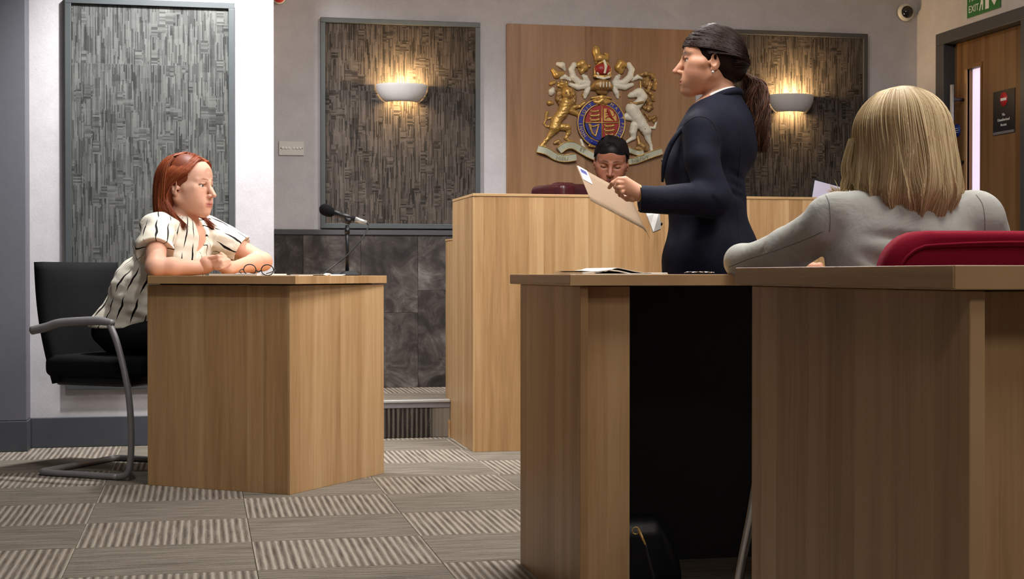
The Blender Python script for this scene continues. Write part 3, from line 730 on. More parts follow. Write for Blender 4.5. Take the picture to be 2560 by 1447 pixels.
# open booklet on the middle desk
bk = tag(empty('open_booklet', (1.0, 3.62, .7865)), 'open cream booklet with curled page on the middle desk', 'booklet')
b_l = P(1326, 682, 3.85); b_r = P(1537, 682.5, 3.62)
def page(name, prof, y0, y1, xa, xb, th=.001):
    n = 24; V = []; Fc = []
    for s in (0, 1):
        for i in range(n+1):
            xx = xa+(xb-xa)*i/n; zz = np.interp(i/n, [p[0] for p in prof], [p[1] for p in prof])
            for yy in (y0, y1): V.append((xx-1.0, yy-3.62, zz-(th if s else 0)))
    m = 2*(n+1)
    for i in range(n):
        a = 2*i
        Fc.append((a, a+2, a+3, a+1)); Fc.append((m+a, m+a+1, m+a+3, m+a+2)); Fc.append((a, m+a, m+a+2, a+2)); Fc.append((a+1, a+3, m+a+3, m+a+1))
    Fc.append((0, 1, m+1, m)); Fc.append((2*n, m+2*n, m+2*n+1, 2*n+1))
    mesh_obj(name, V, Fc, M['paper'], bk, False, loc=(1.0, 3.62, .7865))
xl, xr2 = .90, 1.115
page('cover', [(0, .002), (1, .002)], 3.46, 3.76, xl, xr2, .0018)
page('page_block', [(0, .0055), (.25, .008), (.42, .012), (.55, .010), (.75, .003), (1, .0025)], 3.465, 3.755, xl, xr2-.05, .003)
page('curled_page', [(0, .0095), (.15, .0078), (.35, .008), (.46, .015), (.52, .0168), (.6, .014), (.75, .008), (.9, .004), (1, .003)], 3.465, 3.755, xl, xr2-.04, .0012)
page('right_page', [(0, .004), (1, .0045)], 3.465, 3.755, xr2-.06, xr2, .002)
# clear wrapper
wp = P(1748, 686, 3.6); cwp = tag(empty('clear_wrapper', (wp.x, wp.y, .7865)), 'crumpled clear wrapper lying on the middle desk', 'wrapper')
bm = bmesh.new(); bmesh.ops.create_grid(bm, x_segments=14, y_segments=8, size=1)
for v in bm.verts: v.co = Vector((v.co.x*.032, v.co.y*.02, .0035+.004*random.random()))
mw = NT('clear_film'); mw.set((.9, .9, .95), .15, 0, .8); mw.b.inputs['Transmission Weight'].default_value = .6
bm_obj('film', bm, mw.m, cwp, loc=(wp.x, wp.y, .7865))
# ================================================================= red chair (near right)
rcx, rcy = 1.485, 2.56
rc_ = tag(empty('red_chair', (rcx, 2.8, 0)), 'crimson upholstered chair with chrome legs behind the blonde woman', 'chair')
RW, RTOP, RR = .247, .868, .078
def rhalf(z):
    d = RTOP-z
    return RW if d >= RR else RW-RR+math.sqrt(max(0, RR*RR-(RR-d)**2))
def rback(a, b):
    aa = (a-.5)*2; z = .45+(1-(1-b)**1.6)*(RTOP-.45)
    return (rcx+aa*rhalf(z), rcy-.03*b-.025*(1-aa*aa)+.02, z)
padded('backrest', rback, 24, 22, .075, M['red_fab'], rc_, (0, -1, 0))
pip = []
for k in range(41):
    an = math.pi*(1-k/40); cx_ = math.cos(an); sz = math.sin(an)
    x_ = max(-1, min(1, cx_*1.25)); 
    zt = RTOP-.022-(max(0, abs(cx_)-.62)/.38)**2.2*.16
    aa = x_*.93; pip.append((rcx+aa*RW, rcy-.028-.035*(1-aa*aa)+.02-.034, zt-.012*aa*aa))
tube('piping', pip, .0028, M['red_fab'], rc_, 8)
cushion('seat', (.50, .48, .085), (rcx, 2.84, .46), M['red_fab'], rc_, (0, 0, 0), .035)
fl_ = P(1851, 1440, 3.28)
lx = fl_.x; ly = fl_.y
for s in (-1, 1):
    x = rcx+s*(rcx-lx) if s > 0 else lx
    k = .022*(-s)
    path = catmull([(x-s*0-.0, 2.62, .014), (x, 2.9, .014), (x, ly-.06, .016), (x-.004*s*-1, ly-.005, .05), (x-.004, ly+.004, .10), (x+.018*(-s), ly-.01, .24), (x+.04*(-s), ly-.04, .40), (x+.06*(-s), ly-.12, .425)], 8)
    tube('leg', path, .011, M['chrome'], rc_, 14)
tube('rear_bar', [(lx, 2.62, .014), (2*rcx-lx, 2.62, .014)], .011, M['chrome'], rc_, 12)
tube('back_support', [(rcx, 2.66, .42), (rcx, 2.575, .47), (rcx, 2.56, .60)], .018, M['chrome'], rc_, 12)
# handbag under the middle desk
hbp = P(1600, 1447, 3.62)
hb_ = tag(empty('handbag', (1.02, 3.45, 0)), 'black handbag with gold zip on floor under the middle desk', 'bag')
def bagfn(a, b):
    z = .005+b*.185; w = .13*(1-.55*b**2.2)
    return (1.03+(a-.5)*2*w+.01*b, 3.52+.0*b, z)
padded('bag_body', bagfn, 12, 12, .12, plain('black_bag_leather', (14, 14, 18), .45, 0, .5, bump=.2, scale=120), hb_)
za, zb = P(1596, 1322, 3.40), P(1614, 1362, 3.38)
tube('zip_puller', [za, zb], [.0035, .005, .0022], M['gold'], hb_, 10)
ringp = [za+(RT*math.cos(a)*.008+UP*math.sin(a)*.008)-RT*.006-UP*.004 for a in np.linspace(0, 2*math.pi, 16, endpoint=False)]
tube('zip_ring', ringp, .0014, M['gold'], hb_, 8, closed=True)
tube('seam', catmull([zb, P(1622, 1395, 3.375), P(1636, 1447, 3.37)], 6), .0025, M['black_plastic'], hb_, 8)
# ================================================================= sculpting with distance fields
class SDF:
    def __init__(s, lo, hi, h):
        s.lo = np.array(lo, float); s.h = h
        n = np.ceil((np.array(hi)-s.lo)/h).astype(int)+1
        s.ax = [(s.lo[i]+np.arange(n[i])*h).astype(np.float32) for i in range(3)]
        s.D = np.full(n, .5, np.float32)
    def _win(s, lo, hi):
        sl = []
        for i in range(3):
            a = int(np.searchsorted(s.ax[i], lo[i])); b = int(np.searchsorted(s.ax[i], hi[i]))
            if b-a < 1: return None
            sl.append(slice(a, b))
        return tuple(sl)
    def _apply(s, lo, hi, fn, k, op):
        m = k+5*s.h
        sl = s._win(np.asarray(lo)-m, np.asarray(hi)+m)
        if sl is None: return
        X = s.ax[0][sl[0]][:, None, None]; Y = s.ax[1][sl[1]][None, :, None]; Z = s.ax[2][sl[2]][None, None, :]
        d = fn(X, Y, Z); c = s.D[sl]
        if op == 'u':
            if k > 0:
                hh = np.clip(.5+.5*(d-c)/k, 0, 1); r = d*(1-hh)+c*hh-k*hh*(1-hh)
            else: r = np.minimum(c, d)
        elif op == 's':
            if k > 0:
                hh = np.clip(.5-.5*(c+d)/k, 0, 1); r = c*(1-hh)-d*hh+k*hh*(1-hh)
            else: r = np.maximum(c, -d)
        s.D[sl] = r
    def rc(s, a, b, ra, rb, k=.01, op='u'):
        a = np.array(a, np.float32); b = np.array(b, np.float32); ba = b-a; L = float(ba @ ba)+1e-12; R = max(ra, rb)
        def fn(X, Y, Z):
            px, py, pz = X-a[0], Y-a[1], Z-a[2]
            t = np.clip((px*ba[0]+py*ba[1]+pz*ba[2])/L, 0, 1)
            return np.sqrt((px-t*ba[0])**2+(py-t*ba[1])**2+(pz-t*ba[2])**2)-(ra+(rb-ra)*t)
        s._apply(np.minimum(a, b)-R, np.maximum(a, b)+R, fn, k, op)
    def chain(s, pts, rad, k=.01, op='u'):
        for i in range(len(pts)-1): s.rc(pts[i], pts[i+1], rad[i], rad[i+1], k, op)
    def ell(s, c, r, R=None, k=.01, op='u'):
        c = np.array(c, np.float32); r = np.array(r, np.float32)
        R = np.eye(3, dtype=np.float32) if R is None else np.array(R, np.float32)   # rows = local axes
        ext = np.sqrt(((R*r[:, None])**2).sum(0))
        def fn(X, Y, Z):
            px, py, pz = X-c[0], Y-c[1], Z-c[2]
            q = [R[i, 0]*px+R[i, 1]*py+R[i, 2]*pz for i in range(3)]
            k0 = np.sqrt(sum((q[i]/r[i])**2 for i in range(3))); k1 = np.sqrt(sum((q[i]/r[i]**2)**2 for i in range(3)))+1e-9
            return k0*(k0-1)/k1
        s._apply(c-ext, c+ext, fn, k, op)
    def cut(s, p, n):
        """remove everything on the side the normal points to"""
        n = np.array(n, float); n /= np.linalg.norm(n)
        d = (s.ax[0][:, None, None]-p[0])*n[0]+(s.ax[1][None, :, None]-p[1])*n[1]+(s.ax[2][None, None, :]-p[2])*n[2]
        s.D = np.maximum(s.D, d.astype(np.float32))
    def wobble(s, amp, freq, seed=0):
        r = np.random.RandomState(seed); d = 0
        for _ in range(5):
            kx, ky, kz = r.normal(size=3)*freq; ph = r.rand()*6.28
            d = d+np.sin(s.ax[0][:, None, None]*kx+s.ax[1][None, :, None]*ky+s.ax[2][None, None, :]*kz+ph)
        s.D = s.D+(amp*d/2.2).astype(np.float32)
    def mesh(s, smooth=0):
        D = s.D; S = D < 0
        c = np.zeros(np.array(D.shape)-1, np.int8)
        offs = [(i, j, k) for i in (0, 1) for j in (0, 1) for k in (0, 1)]
        def cor(A, o): return A[o[0]:A.shape[0]-1+o[0], o[1]:A.shape[1]-1+o[1], o[2]:A.shape[2]-1+o[2]]
        for o in offs: c += cor(S, o)
        act = (c > 0) & (c < 8); ids = np.nonzero(act); nv = len(ids[0])
        idx = np.full(act.shape, -1, np.int32); idx[ids] = np.arange(nv)
        pos = np.zeros((nv, 3)); cnt = np.zeros(nv)
        base = np.stack(ids, 1).astype(float)
        for axis in range(3):
            for o in offs:
                if o[axis]: continue
                o2 = list(o); o2[axis] = 1
                a = D[ids[0]+o[0], ids[1]+o[1], ids[2]+o[2]]; b = D[ids[0]+o2[0], ids[1]+o2[1], ids[2]+o2[2]]
                cr = (a < 0) != (b < 0); t = np.where(cr, a/np.where(cr, a-b, 1), 0)
                pp = base+np.array(o); pp[:, axis] += t
                pos[cr] += pp[cr]; cnt[cr] += 1
        V = pos/cnt[:, None]*s.h+s.lo
        Fs = []
        for axis in range(3):
            o2 = [0, 0, 0]; o2[axis] = 1
            sh = tuple(slice(0, D.shape[i]-(1 if i == axis else 0)) for i in range(3))
            A = S[sh]; B = S[tuple(slice(1, None) if i == axis else slice(None) for i in range(3))]
            cr = A != B; e = np.stack(np.nonzero(cr), 1); fl_ = A[cr]
            u, v = [(1, 2), (2, 0), (0, 1)][axis]
            ok = (e[:, u] > 0) & (e[:, v] > 0) & (e[:, u] < D.shape[u]-1) & (e[:, v] < D.shape[v]-1)
            e = e[ok]; fl_ = fl_[ok]
            q = []
            for du, dv in ((-1, -1), (0, -1), (0, 0), (-1, 0)):
                cc = e.copy(); cc[:, u] += du; cc[:, v] += dv; q.append(idx[cc[:, 0], cc[:, 1], cc[:, 2]])
            q = np.stack(q, 1); q[~fl_] = q[~fl_][:, ::-1]; Fs.append(q)
        Fa = np.concatenate(Fs).astype(np.int32)
        for _ in range(smooth):          # relax the stair-steps of sharp rims
            acc = np.zeros_like(V); n_ = np.zeros(len(V))
            for i in range(4):
                a, b = Fa[:, i], Fa[:, (i+1) % 4]
                for k in range(3): acc[:, k] += np.bincount(a, V[b, k], len(V))+np.bincount(b, V[a, k], len(V))
                n_ += np.bincount(a, minlength=len(V))+np.bincount(b, minlength=len(V))
            V = V*.45+.55*acc/np.maximum(n_, 1)[:, None]
        return V, Fa
def xform(V, Mx):
    Mn = np.array(Mx); return V @ Mn[:3, :3].T+Mn[:3, 3]
def join(parts):
    Vs, Fs, n = [], [], 0
    for V, Fc in parts:
        Vs.append(V); Fs.append(Fc+n); n += len(V)
    return np.concatenate(Vs), np.concatenate(Fs)
def set_col(o, col, name='Col'):
    a = o.data.attributes.new(name, 'FLOAT_COLOR', 'POINT'); c = np.ones((len(o.data.vertices), 4), np.float32); c[:, :3] = col
    a.data.foreach_set('color', c.ravel())
def sdf_obj(name, V, Fc, mat, parent, col=None):
    ctr = V.mean(0)
    o = mesh_obj(name, V-ctr, Fc, mat, parent, True, loc=Vector(ctr))
    if col is not None and len(col) == len(o.data.vertices): set_col(o, col)
    return o
# ------------------------------------------------------------- head : x forward, y left, z up, origin between the eyes' level and ears
def head(sd, jaw=1.0, nose=1.0, closed=False, lids=.0, cheek=1.0, neck_dir=(-.03, 0, -.22), neck_r=(.05, .054)):
    sd.ell((-.018, 0, .027), (.096, .0745, .089), k=.0)
    sd.ell((.030, 0, -.012), (.060, .0625, .084), k=.03)
    sd.ell((.045, 0, .045), (.045, .056, .050), k=.03)
    for s in (1, -1):
        sd.rc((-.008, s*.053*jaw, -.050), (.066, s*.014, -.099), .020, .0165, k=.022)
        sd.ell((.051, s*.038, -.038), (.030*cheek, .026, .034), k=.03)
        sd.rc((.087, s*.012, .017), (.068, s*.046, .019), .0085, .008, k=.012)
        sd.rc((.060, s*.055, -.010), (.030, s*.064, -.012), .010, .010, k=.02)
    sd.ell((.079, 0, -.101), (.0170, .021, .0150), k=.018)
    sd.rc((.0, 0, -.070), (.060, 0, -.092), .038, .019, k=.02)
    for s in (1, -1): sd.ell((.064, s*.023, -.064), (.021, .017, .024), k=.025)
    # eye sockets, eyeballs sit inside
    for s in (1, -1):
        sd.ell((.092, s*.0315, -.001), (.0165, .0185, .0120), k=.008, op='s')
        if closed:
            sd.ell((.0735, s*.0315, -.001), (.0135, .0155, .0135), k=.004)
        else:
            sd.rc((.0835, s*.019, .0075), (.0780, s*.044, .0045), .0040, .0036, k=.004)
            sd.rc((.0870, s*.026, .0085), (.0835, s*.038, .0078), .0036, .0034, k=.004)
            sd.rc((.0815, s*.018, -.0088), (.0765, s*.044, -.0050), .0032, .0032, k=.005)
            sd.rc((.0840, s*.026, -.0102), (.0805, s*.038, -.0092), .0030, .0030, k=.005)
    # nose
    n = nose
    sd.rc((.089, 0, .010), (.104*1+.006*(n-1), 0, -.022), .0085, .0088, k=.010)
    sd.rc((.103, 0, -.018), (.1165+.010*(n-1), 0, -.0350), .0086, .0092, k=.008)
    for s in (1, -1):
        sd.ell((.1005, s*.0110, -.0385), (.0105, .0068, .0068), k=.006)
        sd.ell((.1075, s*.0068, -.0462), (.0055, .0030, .0028), k=.003, op='s')
    # mouth
    sd.ell((.081, 0, -.070), (.0155, .030, .022), k=.022)
    sd.ell((.0925, 0, -.0665), (.0095, .0225, .0055), k=.005)
    sd.ell((.0915, 0, -.0772), (.0092, .0195, .0062), k=.005)
    sd.ell((.1025, 0, -.0716), (.0085, .0260, .0012), k=.002, op='s')
    # ears
    for s in (1, -1):
        t = .30
        R = np.array([[math.cos(.45), s*math.sin(.45), 0], [-s*math.sin(.45), math.cos(.45), 0], [0, 0, 1]])
        sd.ell((-.012, s*.0775, -.008), (.0185, .0065, .0300), R, k=.004)
        sd.ell((-.007, s*.0845, -.003), (.0110, .0062, .0200), R, k=.003, op='s')
        sd.ell((-.004, s*.0770, -.034), (.0080, .0050, .0100), R, k=.004)
        sd.ell((.004, s*.074, -.012), (.006, .006, .009), k=.004)
    sd.rc((-.022, 0, -.055), neck_dir, neck_r[0], neck_r[1], k=.02)
def head_colors(V, skin, lip, brow, blush=.12, brow_w=.0042, closed=False, lash=True, brow_z=.0205):
    n = len(V); skin = np.array(lin(skin)); c = np.tile(skin, (n, 1))
    def g(ctr, r): return np.exp(-(((V-np.array(ctr))/np.array(r))**2).sum(1))
    for s in (1, -1):
        w = g((.06, s*.045, -.035), (.03, .022, .022))*blush*2
        c = c*(1-w[:, None])+np.array(lin((196, 96, 84)))*w[:, None]
    w = g((.115, 0, -.04), (.015, .012, .012))*blush
    c = c*(1-w[:, None])+np.array(lin((190, 92, 80)))*w[:, None]
    lipm = np.clip(1.6*np.exp(-((np.abs(V[:, 1])/.0225)**4))*np.exp(-(((V[:, 2]+.0722)/.0088)**4))*(V[:, 0] > .082), 0, 1)
    c = c*(1-lipm[:, None])+np.array(lin(lip))*lipm[:, None]
    for s in (1, -1):
        a = np.array((.093, s*.013, brow_z+.0022)); m = np.array((.086, s*.033, brow_z+.0045)); b = np.array((.068, s*.052, brow_z-.001))
        d = np.full(n, 9.)
        for p, q in ((a, m), (m, b)):
            pq = q-p; t = np.clip(((V-p) @ pq)/(pq @ pq), 0, 1); d = np.minimum(d, np.sqrt((((V-p)-t[:, None]*pq)[:, 1:]**2).sum(1)+(.35*((V-p)-t[:, None]*pq)[:, 0])**2))
        w = np.clip(1.25-d/brow_w, 0, 1)*.9*(V[:, 0] > .05)
        c = c*(1-w[:, None])+np.array(lin(brow))*w[:, None]
        if lash:
            a, b = ((.0880, s*.018, -.006), (.0800, s*.045, -.004)) if closed else ((.0860, s*.020, .0060), (.0790, s*.046, .0030))
            a = np.array(a); b = np.array(b); pq = b-a; t = np.clip(((V-a) @ pq)/(pq @ pq), 0, 1)
            d = np.linalg.norm((V-a)-t[:, None]*pq-np.array((0, 0, -.003*1))*(4*t*(1-t))[:, None]*(1 if closed else -1), axis=1)
            w = np.clip(1.3-d/.0046, 0, 1)*.9*(np.abs(V[:, 1]) > .015)
            c = c*(1-w[:, None])+np.array(lin((40, 26, 22)))*w[:, None]
    return c
def eye_mat(name, iris):
    t = NT(name); x, y, z = t.obj(); k = t.math('DIVIDE', x, .0128)
    t.set(t.ramp(k, [(.0, lin((226, 220, 214))), (.86, lin((226, 220, 214))), (.885, lin(iris)), (.965, lin(iris)), (.975, (.004, .004, .004)), (1, (.004, .004, .004))]), .12, 0, .5)
    return t.m
def eyes(parent, HM, mat, gaze=(1, 0, 0), sc=1.0):
    for s in (1, -1):
        c = Vector((.0730, s*.0315, -.001))*sc
        g = Vector(gaze).normalized()
        q = g.to_track_quat('X', 'Z').to_matrix().to_4x4()
        bm = bmesh.new(); bmesh.ops.create_uvsphere(bm, u_segments=20, v_segments=14, radius=.0128*sc)
        bm_obj('eye', bm, mat, parent, True, mtx=HM @ Matrix.Translation(c) @ q)
def head_matrix(origin, fdir, pitch=0.0, roll=0.0):
    f = Vector(fdir).normalized(); l = Vector((-f.y, f.x, 0)).normalized(); u = f.cross(l)
    B = Matrix((f, l, u)).transposed().to_4x4()
    return Matrix.Translation(Vector(origin)) @ B @ Matrix.Rotation(pitch, 4, 'Y') @ Matrix.Rotation(roll, 4, 'X')
# ------------------------------------------------------------- hair strands
def strands(paths, r0, taper=.35, sides=3, rng=None, flat=1.0):
    """paths: list of (n,3) arrays with equal n -> verts, quads, strand id"""
    Pn = np.stack(paths); m, n, _ = Pn.shape
    T = np.gradient(Pn, axis=1); T /= np.linalg.norm(T, axis=2, keepdims=True)+1e-9
    ref = np.tile(np.array([.31, .87, .38]), (m, n, 1)); A = np.cross(T, ref); A /= np.linalg.norm(A, axis=2, keepdims=True)+1e-9
    B = np.cross(T, A)
    s = np.linspace(0, 1, n); prof = (np.minimum(1, s/.08+.35)*(1-(1-taper)*s**3)); prof[-1] *= .3
    rr = (rng or RNG).uniform(.7, 1.3, m)[:, None]*r0*prof[None, :]
    V = np.empty((m, n, sides, 3))
    for k in range(sides):
        a = 2*math.pi*k/sides
        V[:, :, k] = Pn+rr[:, :, None]*(math.cos(a)*A+math.sin(a)*B*flat)
    I = np.arange(m*n*sides).reshape(m, n, sides)
    q = [np.stack([I[:, :-1, k], I[:, :-1, (k+1) % sides], I[:, 1:, (k+1) % sides], I[:, 1:, k]], -1).reshape(-1, 4) for k in range(sides)]
    return V.reshape(-1, 3), np.concatenate(q), np.repeat(np.arange(m), n*sides)
def spline_n(pts, n):
    c = catmull(pts, 10); s = np.concatenate([[0], np.cumsum(np.linalg.norm(np.diff(c, axis=0), axis=1))]); u = np.linspace(0, s[-1], n)
    return np.stack([np.interp(u, s, c[:, i]) for i in range(3)], 1)
def hair_obj(name, base, paths, r0, cols, mat, parent, Mx=None, seed=1, taper=.35):
    rg = np.random.RandomState(seed)
    V2, F2, sid = strands(paths, r0, taper, rng=rg)
    k = rg.beta(2, 2, sid.max()+1)
    c0, c1 = np.array(lin(cols[0])), np.array(lin(cols[1]))
    C2 = c0+(c1-c0)*k[sid][:, None]
    if base is not None:
        V1, F1 = base; C1 = np.tile(c0*.6+c1*.2, (len(V1), 1)); V, Fc = join([(V1, F1), (V2, F2)]); C = np.concatenate([C1, C2])
    else: V, Fc, C = V2, F2, C2
    if Mx is not None: V = xform(V, Mx)
    return sdf_obj(name, V, Fc, mat, parent, C)
M['skin'] = attr_mat('skin', .48, .0, .35, .03)
M['hair'] = attr_mat('hair', .50, 0, .28)
M['hair_dark'] = attr_mat('dark_hair', .45, 0, .10)
M['eye_blue'] = eye_mat('blue_grey_eye', (92, 100, 104)); M['eye_brown'] = eye_mat('brown_eye', (52, 32, 20))
def cloth(name, rgb, rough=.85, weave=500, var=.1, fold=.0):
    t = NT(name); tc = t.n('ShaderNodeTexCoord'); f = t.noise(tc.outputs['Object'], weave, 2); g = t.noise(tc.outputs['Object'], 14, 4)
    k = t.math('ADD', t.math('MULTIPLY', f, .5), t.math('MULTIPLY', g, .5)); c = lin(rgb)
    t.set(t.ramp(k, [(.3, tuple(x*(1-var) for x in c)), (.7, tuple(x*(1+var) for x in c))]), rough, 0, .2)
    hgt = t.math('ADD', t.math('MULTIPLY', f, .04), t.math('MULTIPLY', t.noise(tc.outputs['Object'], 9, 3, .5, 1.2), 1.0))
    t.bump(hgt, fold, .02) if fold else t.bump(f, .15, .001)
    return t.m
def axes(f):
    f = np.array([f[0], f[1], 0.]); f /= np.linalg.norm(f); l = np.array([-f[1], f[0], 0.]); return f, l, np.array([0, 0, 1.])
def v3(*a): return np.array(a, float)
def Pn(u, v, t): return np.array(P(u, v, t))

from mathutils.bvhtree import BVHTree
def surface_line(name, obj, pix, rad, mat, parent, off=.0004, n=6):
    """thin line laid on an object's surface (seams), given where it is seen"""
    mw = ROOTM[obj.name]; bv = BVHTree.FromPolygons([tuple(mw @ v.co) for v in obj.data.vertices], [tuple(p.vertices) for p in obj.data.polygons])
    c = catmull([(u, v, 0) for u, v in pix], n); out = []
    for q in c:
        d = ray(q[0], q[1]).normalized(); hit = bv.ray_cast(CAM, d, 12)
        if hit[0] is not None: out.append(hit[0]-d*off)
    if len(out) > 2: return tube(name, out, rad, mat, parent, 6)
# ================================================================= witness (red hair, striped blouse)
def build_witness():
    f, l, z = axes((.81, -.586)); Rb = np.stack([f, l, z])
    C = v3(-.075, 6.0, 0)
    root = tag(empty('person', (-.27, 6.16, 0)), 'red-haired woman in white blouse with black dashes sitting with clasped hands', 'person')
    HO = P(470, 464, 5.86); HM = head_matrix(HO, (.850, -.5277, 0), math.radians(2), 0)
    sd = SDF((-.13, -.1, -.20), (.14, .1, .13), .0022); head(sd, jaw=1.0, nose=.95, neck_dir=(-.035, 0, -.20), neck_r=(.048, .050))
    Vh, Fh = sd.mesh(); Ch = head_colors(Vh, (222, 172, 148), (186, 116, 106), (140, 88, 60), .08, .0042)
    S = 1.03; Vh = xform(Vh*S, HM)
    # arms, chest, neck
    eR = Pn(388, 668, 5.55); wR = Pn(512, 670, 5.60); eL = Pn(657, 654, 5.98); wL = Pn(590, 667, 5.72)
    sR = C-.155*l+v3(0, 0, .965); sL = C+.155*l+v3(0, 0, .965)
    lo = np.array([-.45, 5.45, .60]); hi = np.array([.36, 6.30, 1.08])
    b = SDF(lo, hi, .0042)
    nk = Pn(472, 592, 5.885); nt = np.array(HM @ Vector((-.025, 0, -.07)))
    b.rc(nt, nk, .049, .053, .0); b.rc(nk, C+v3(0, 0, .93)-f*.02, .055, .085, .04)
    b.ell(v3(-.105, 6.025, .86), (.112, .150, .125), Rb, .04); b.ell(v3(-.19, 6.09, .68), (.10, .12, .13), Rb, .05)
    b.rc(sR-v3(0, 0, .02), sL-v3(0, 0, .02), .038, .038, .03)
    for s_, e_, w_ in ((sR, eR, wR), (sL, eL, wL)):
        b.rc(s_, e_, .044, .036, .02); b.rc(e_, e_+(w_-e_)*.35, .036, .037, .015); b.rc(e_+(w_-e_)*.35, w_, .037, .024, .015)
    Vb, Fb = b.mesh()
    # clasped hands
    hc = SDF(Pn(500, 690, 5.45)-v3(.02, .05, .0)-.05, Pn(610, 620, 5.85)+.05, .0022)
    def q(zx, zy, t): return Pn(480+zx*.09375, 590+zy*.09375, t)
    hc.rc(wR, q(420, 760, 5.60), .024, .028, .01); hc.rc(q(420, 740, 5.60), q(590, 700, 5.62), .027, .024, .015)
    hc.rc(q(330, 660, 5.60), q(560, 600, 5.62), .012, .012, .012)
    hc.rc(wL, q(950, 860, 5.68), .024, .026, .01); hc.rc(q(950, 850, 5.68), q(760, 760, 5.64), .026, .024, .015)
    for (a, m_, b_) in (((470, 600), (700, 550), (850, 560)), ((520, 690), (720, 640), (900, 600)), ((560, 740), (800, 690), (985, 650)), ((640, 850), (780, 810), (920, 765)), ((600, 790), (820, 760), (980, 720))):
        p0 = q(a[0], a[1], 5.585); p1 = q(m_[0], m_[1], 5.572); p2 = q(b_[0], b_[1], 5.59)
        hc.chain([p0, p1, p2], [.0092, .0090, .0076], .003)
    for (a, b_) in (((880, 560), (780, 480)), ((960, 640), (1000, 740))):
        hc.rc(q(a[0], a[1], 5.62), q(b_[0], b_[1], 5.64), .0085, .008, .006)
    Vq, Fq = hc.mesh()
    V, Fc = join([(Vh, Fh), (Vb, Fb), (Vq, Fq)])
    sk = np.array(lin((226, 172, 146)))
    C2 = np.tile(sk, (len(Vb)+len(Vq), 1))
    hn = len(Vb); hv = Vq; n0 = np.clip((hv[:, 2]-.80)/.03, 0, 1)
    body = sdf_obj('body', V, Fc, M['skin'], root, np.concatenate([Ch, C2]))
    eyes(body, HM, M['eye_blue'], (1, .12, .03), S)
    # blouse
    bl = SDF((-.52, 5.42, .53), (.42, 6.42, 1.07), .0042)
    H = v3(-.275, 6.165, .55); Md = v3(-.20, 6.105, .70); Ct = v3(-.105, 6.025, .86)
    bl.ell(H, (.165, .185, .15), Rb, .0); bl.ell(Md, (.15, .175, .17), Rb, .06); bl.ell(Ct, (.125, .175, .14), Rb, .06)
    bl.rc(C-.13*l+v3(0, 0, .955)+f*-.012, C+.13*l+v3(0, 0, .955)+f*-.012, .056, .056, .05)
    bl.rc(C-f*.01+v3(0, 0, .94), nk-v3(0, 0, .01), .085, .068, .04)
    hR = eR+(sR-eR)*.14; hL = eL+(sL-eL)*.13
    bl.rc(sR, hR, .066, .066, .035); bl.rc(sL, hL, .064, .062, .035)
    bl.rc(hR+(sR-hR)*.35-f*.02, hR, .066, .072, .02)
    bl.wobble(.0042, 26, 3); bl.wobble(.002, 60, 5)
    # sleeve openings, neckline, hem
    for hh, ss, ee in ((hR, sR, eR), (hL, sL, eL)):
        d = (ee-ss)/np.linalg.norm(ee-ss); bl.rc(hh+d*.035, hh+d*.18, .115, .115, .004, 's')
    nb = Pn(474, 590, 5.88)
    bl.rc(nt, nb, .052, .056, .004, 's')
    bl.chain([nk+f*.050+v3(0, 0, .06), nk+f*.074+v3(0, 0, -.004), Pn(491, 643, 5.80)], [.048, .028, .004], .003, 's')
    bl.cut((0, 0, .572), (0, 0, -1))
    Vc, Fcc = bl.mesh(4)
    o = sdf_obj('blouse', Vc, Fcc, None, root)
    # stripe coordinates : angle about the nearest limb axis, distance along it
    segs = [(H-v3(0, 0, .1), C+v3(0, 0, 1.0), .15), (sR, hR, .07), (sL, hL, .07)]
    best = np.full(len(Vc), 9.); uv = np.zeros((len(Vc), 3), np.float32)
    for i, (a, b_, r) in enumerate(segs):
        ab = b_-a; L = np.linalg.norm(ab); ab = ab/L; t = np.clip((Vc-a) @ ab, 0, L); d = Vc-a-t[:, None]*ab; dist = np.linalg.norm(d, axis=1)-r
        e1 = f-ab*(f @ ab); e1 /= np.linalg.norm(e1); e2 = np.cross(ab, e1); an = np.arctan2(d @ e2, -(d @ e1) if i == 0 else d @ e1)
        mk = dist < best; best[mk] = dist[mk]; uv[mk] = np.stack([an*r*1.05+i*.31, t, np.full(len(t), i)], 1)[mk]
    at = o.data.attributes.new('stripe', 'FLOAT_VECTOR', 'POINT'); at.data.foreach_set('vector', uv.ravel())
    t = NT('striped_blouse_cloth'); an = t.n('ShaderNodeAttribute', attribute_name='stripe'); sp = t.n('ShaderNodeSeparateXYZ'); t.l(an.outputs['Vector'], sp.inputs[0])
    tc = t.n('ShaderNodeTexCoord'); nz = t.noise(tc.outputs['Object'], 16, 2, .5)
    xx = t.math('ADD', sp.outputs[0], t.math('MULTIPLY', t.math('SUBTRACT', nz, .5), .022))
    cell = t.math('FLOOR', t.math('DIVIDE', xx, .052)); fr = t.math('FRACT', t.math('DIVIDE', xx, .052))
    wn = t.n('ShaderNodeTexWhiteNoise', noise_dimensions='1D'); t.l(cell, wn.inputs['W'])
    dash = t.math('FRACT', t.math('ADD', t.math('DIVIDE', sp.outputs[1], .125), t.math('MULTIPLY', wn.outputs['Value'], 3.0)))
    # tapered dashes: wide in the middle
    wid = t.math('MULTIPLY', t.math('SUBTRACT', 1.0, t.math('POWER', t.math('ABSOLUTE', t.math('SUBTRACT', t.math('MULTIPLY', dash, 2.2), 1.0)), 2.0)), .085)
    line = t.math('LESS_THAN', t.math('ABSOLUTE', t.math('SUBTRACT', fr, .5)), wid)
    t.set(t.mix(line, lin((236, 229, 214)), lin((22, 18, 20))), .75, 0, .2); t.bump(t.noise(tc.outputs['Object'], 12, 3, .5, 1.0), .25, .02)
    o.data.materials.clear(); o.data.materials.append(t.m)
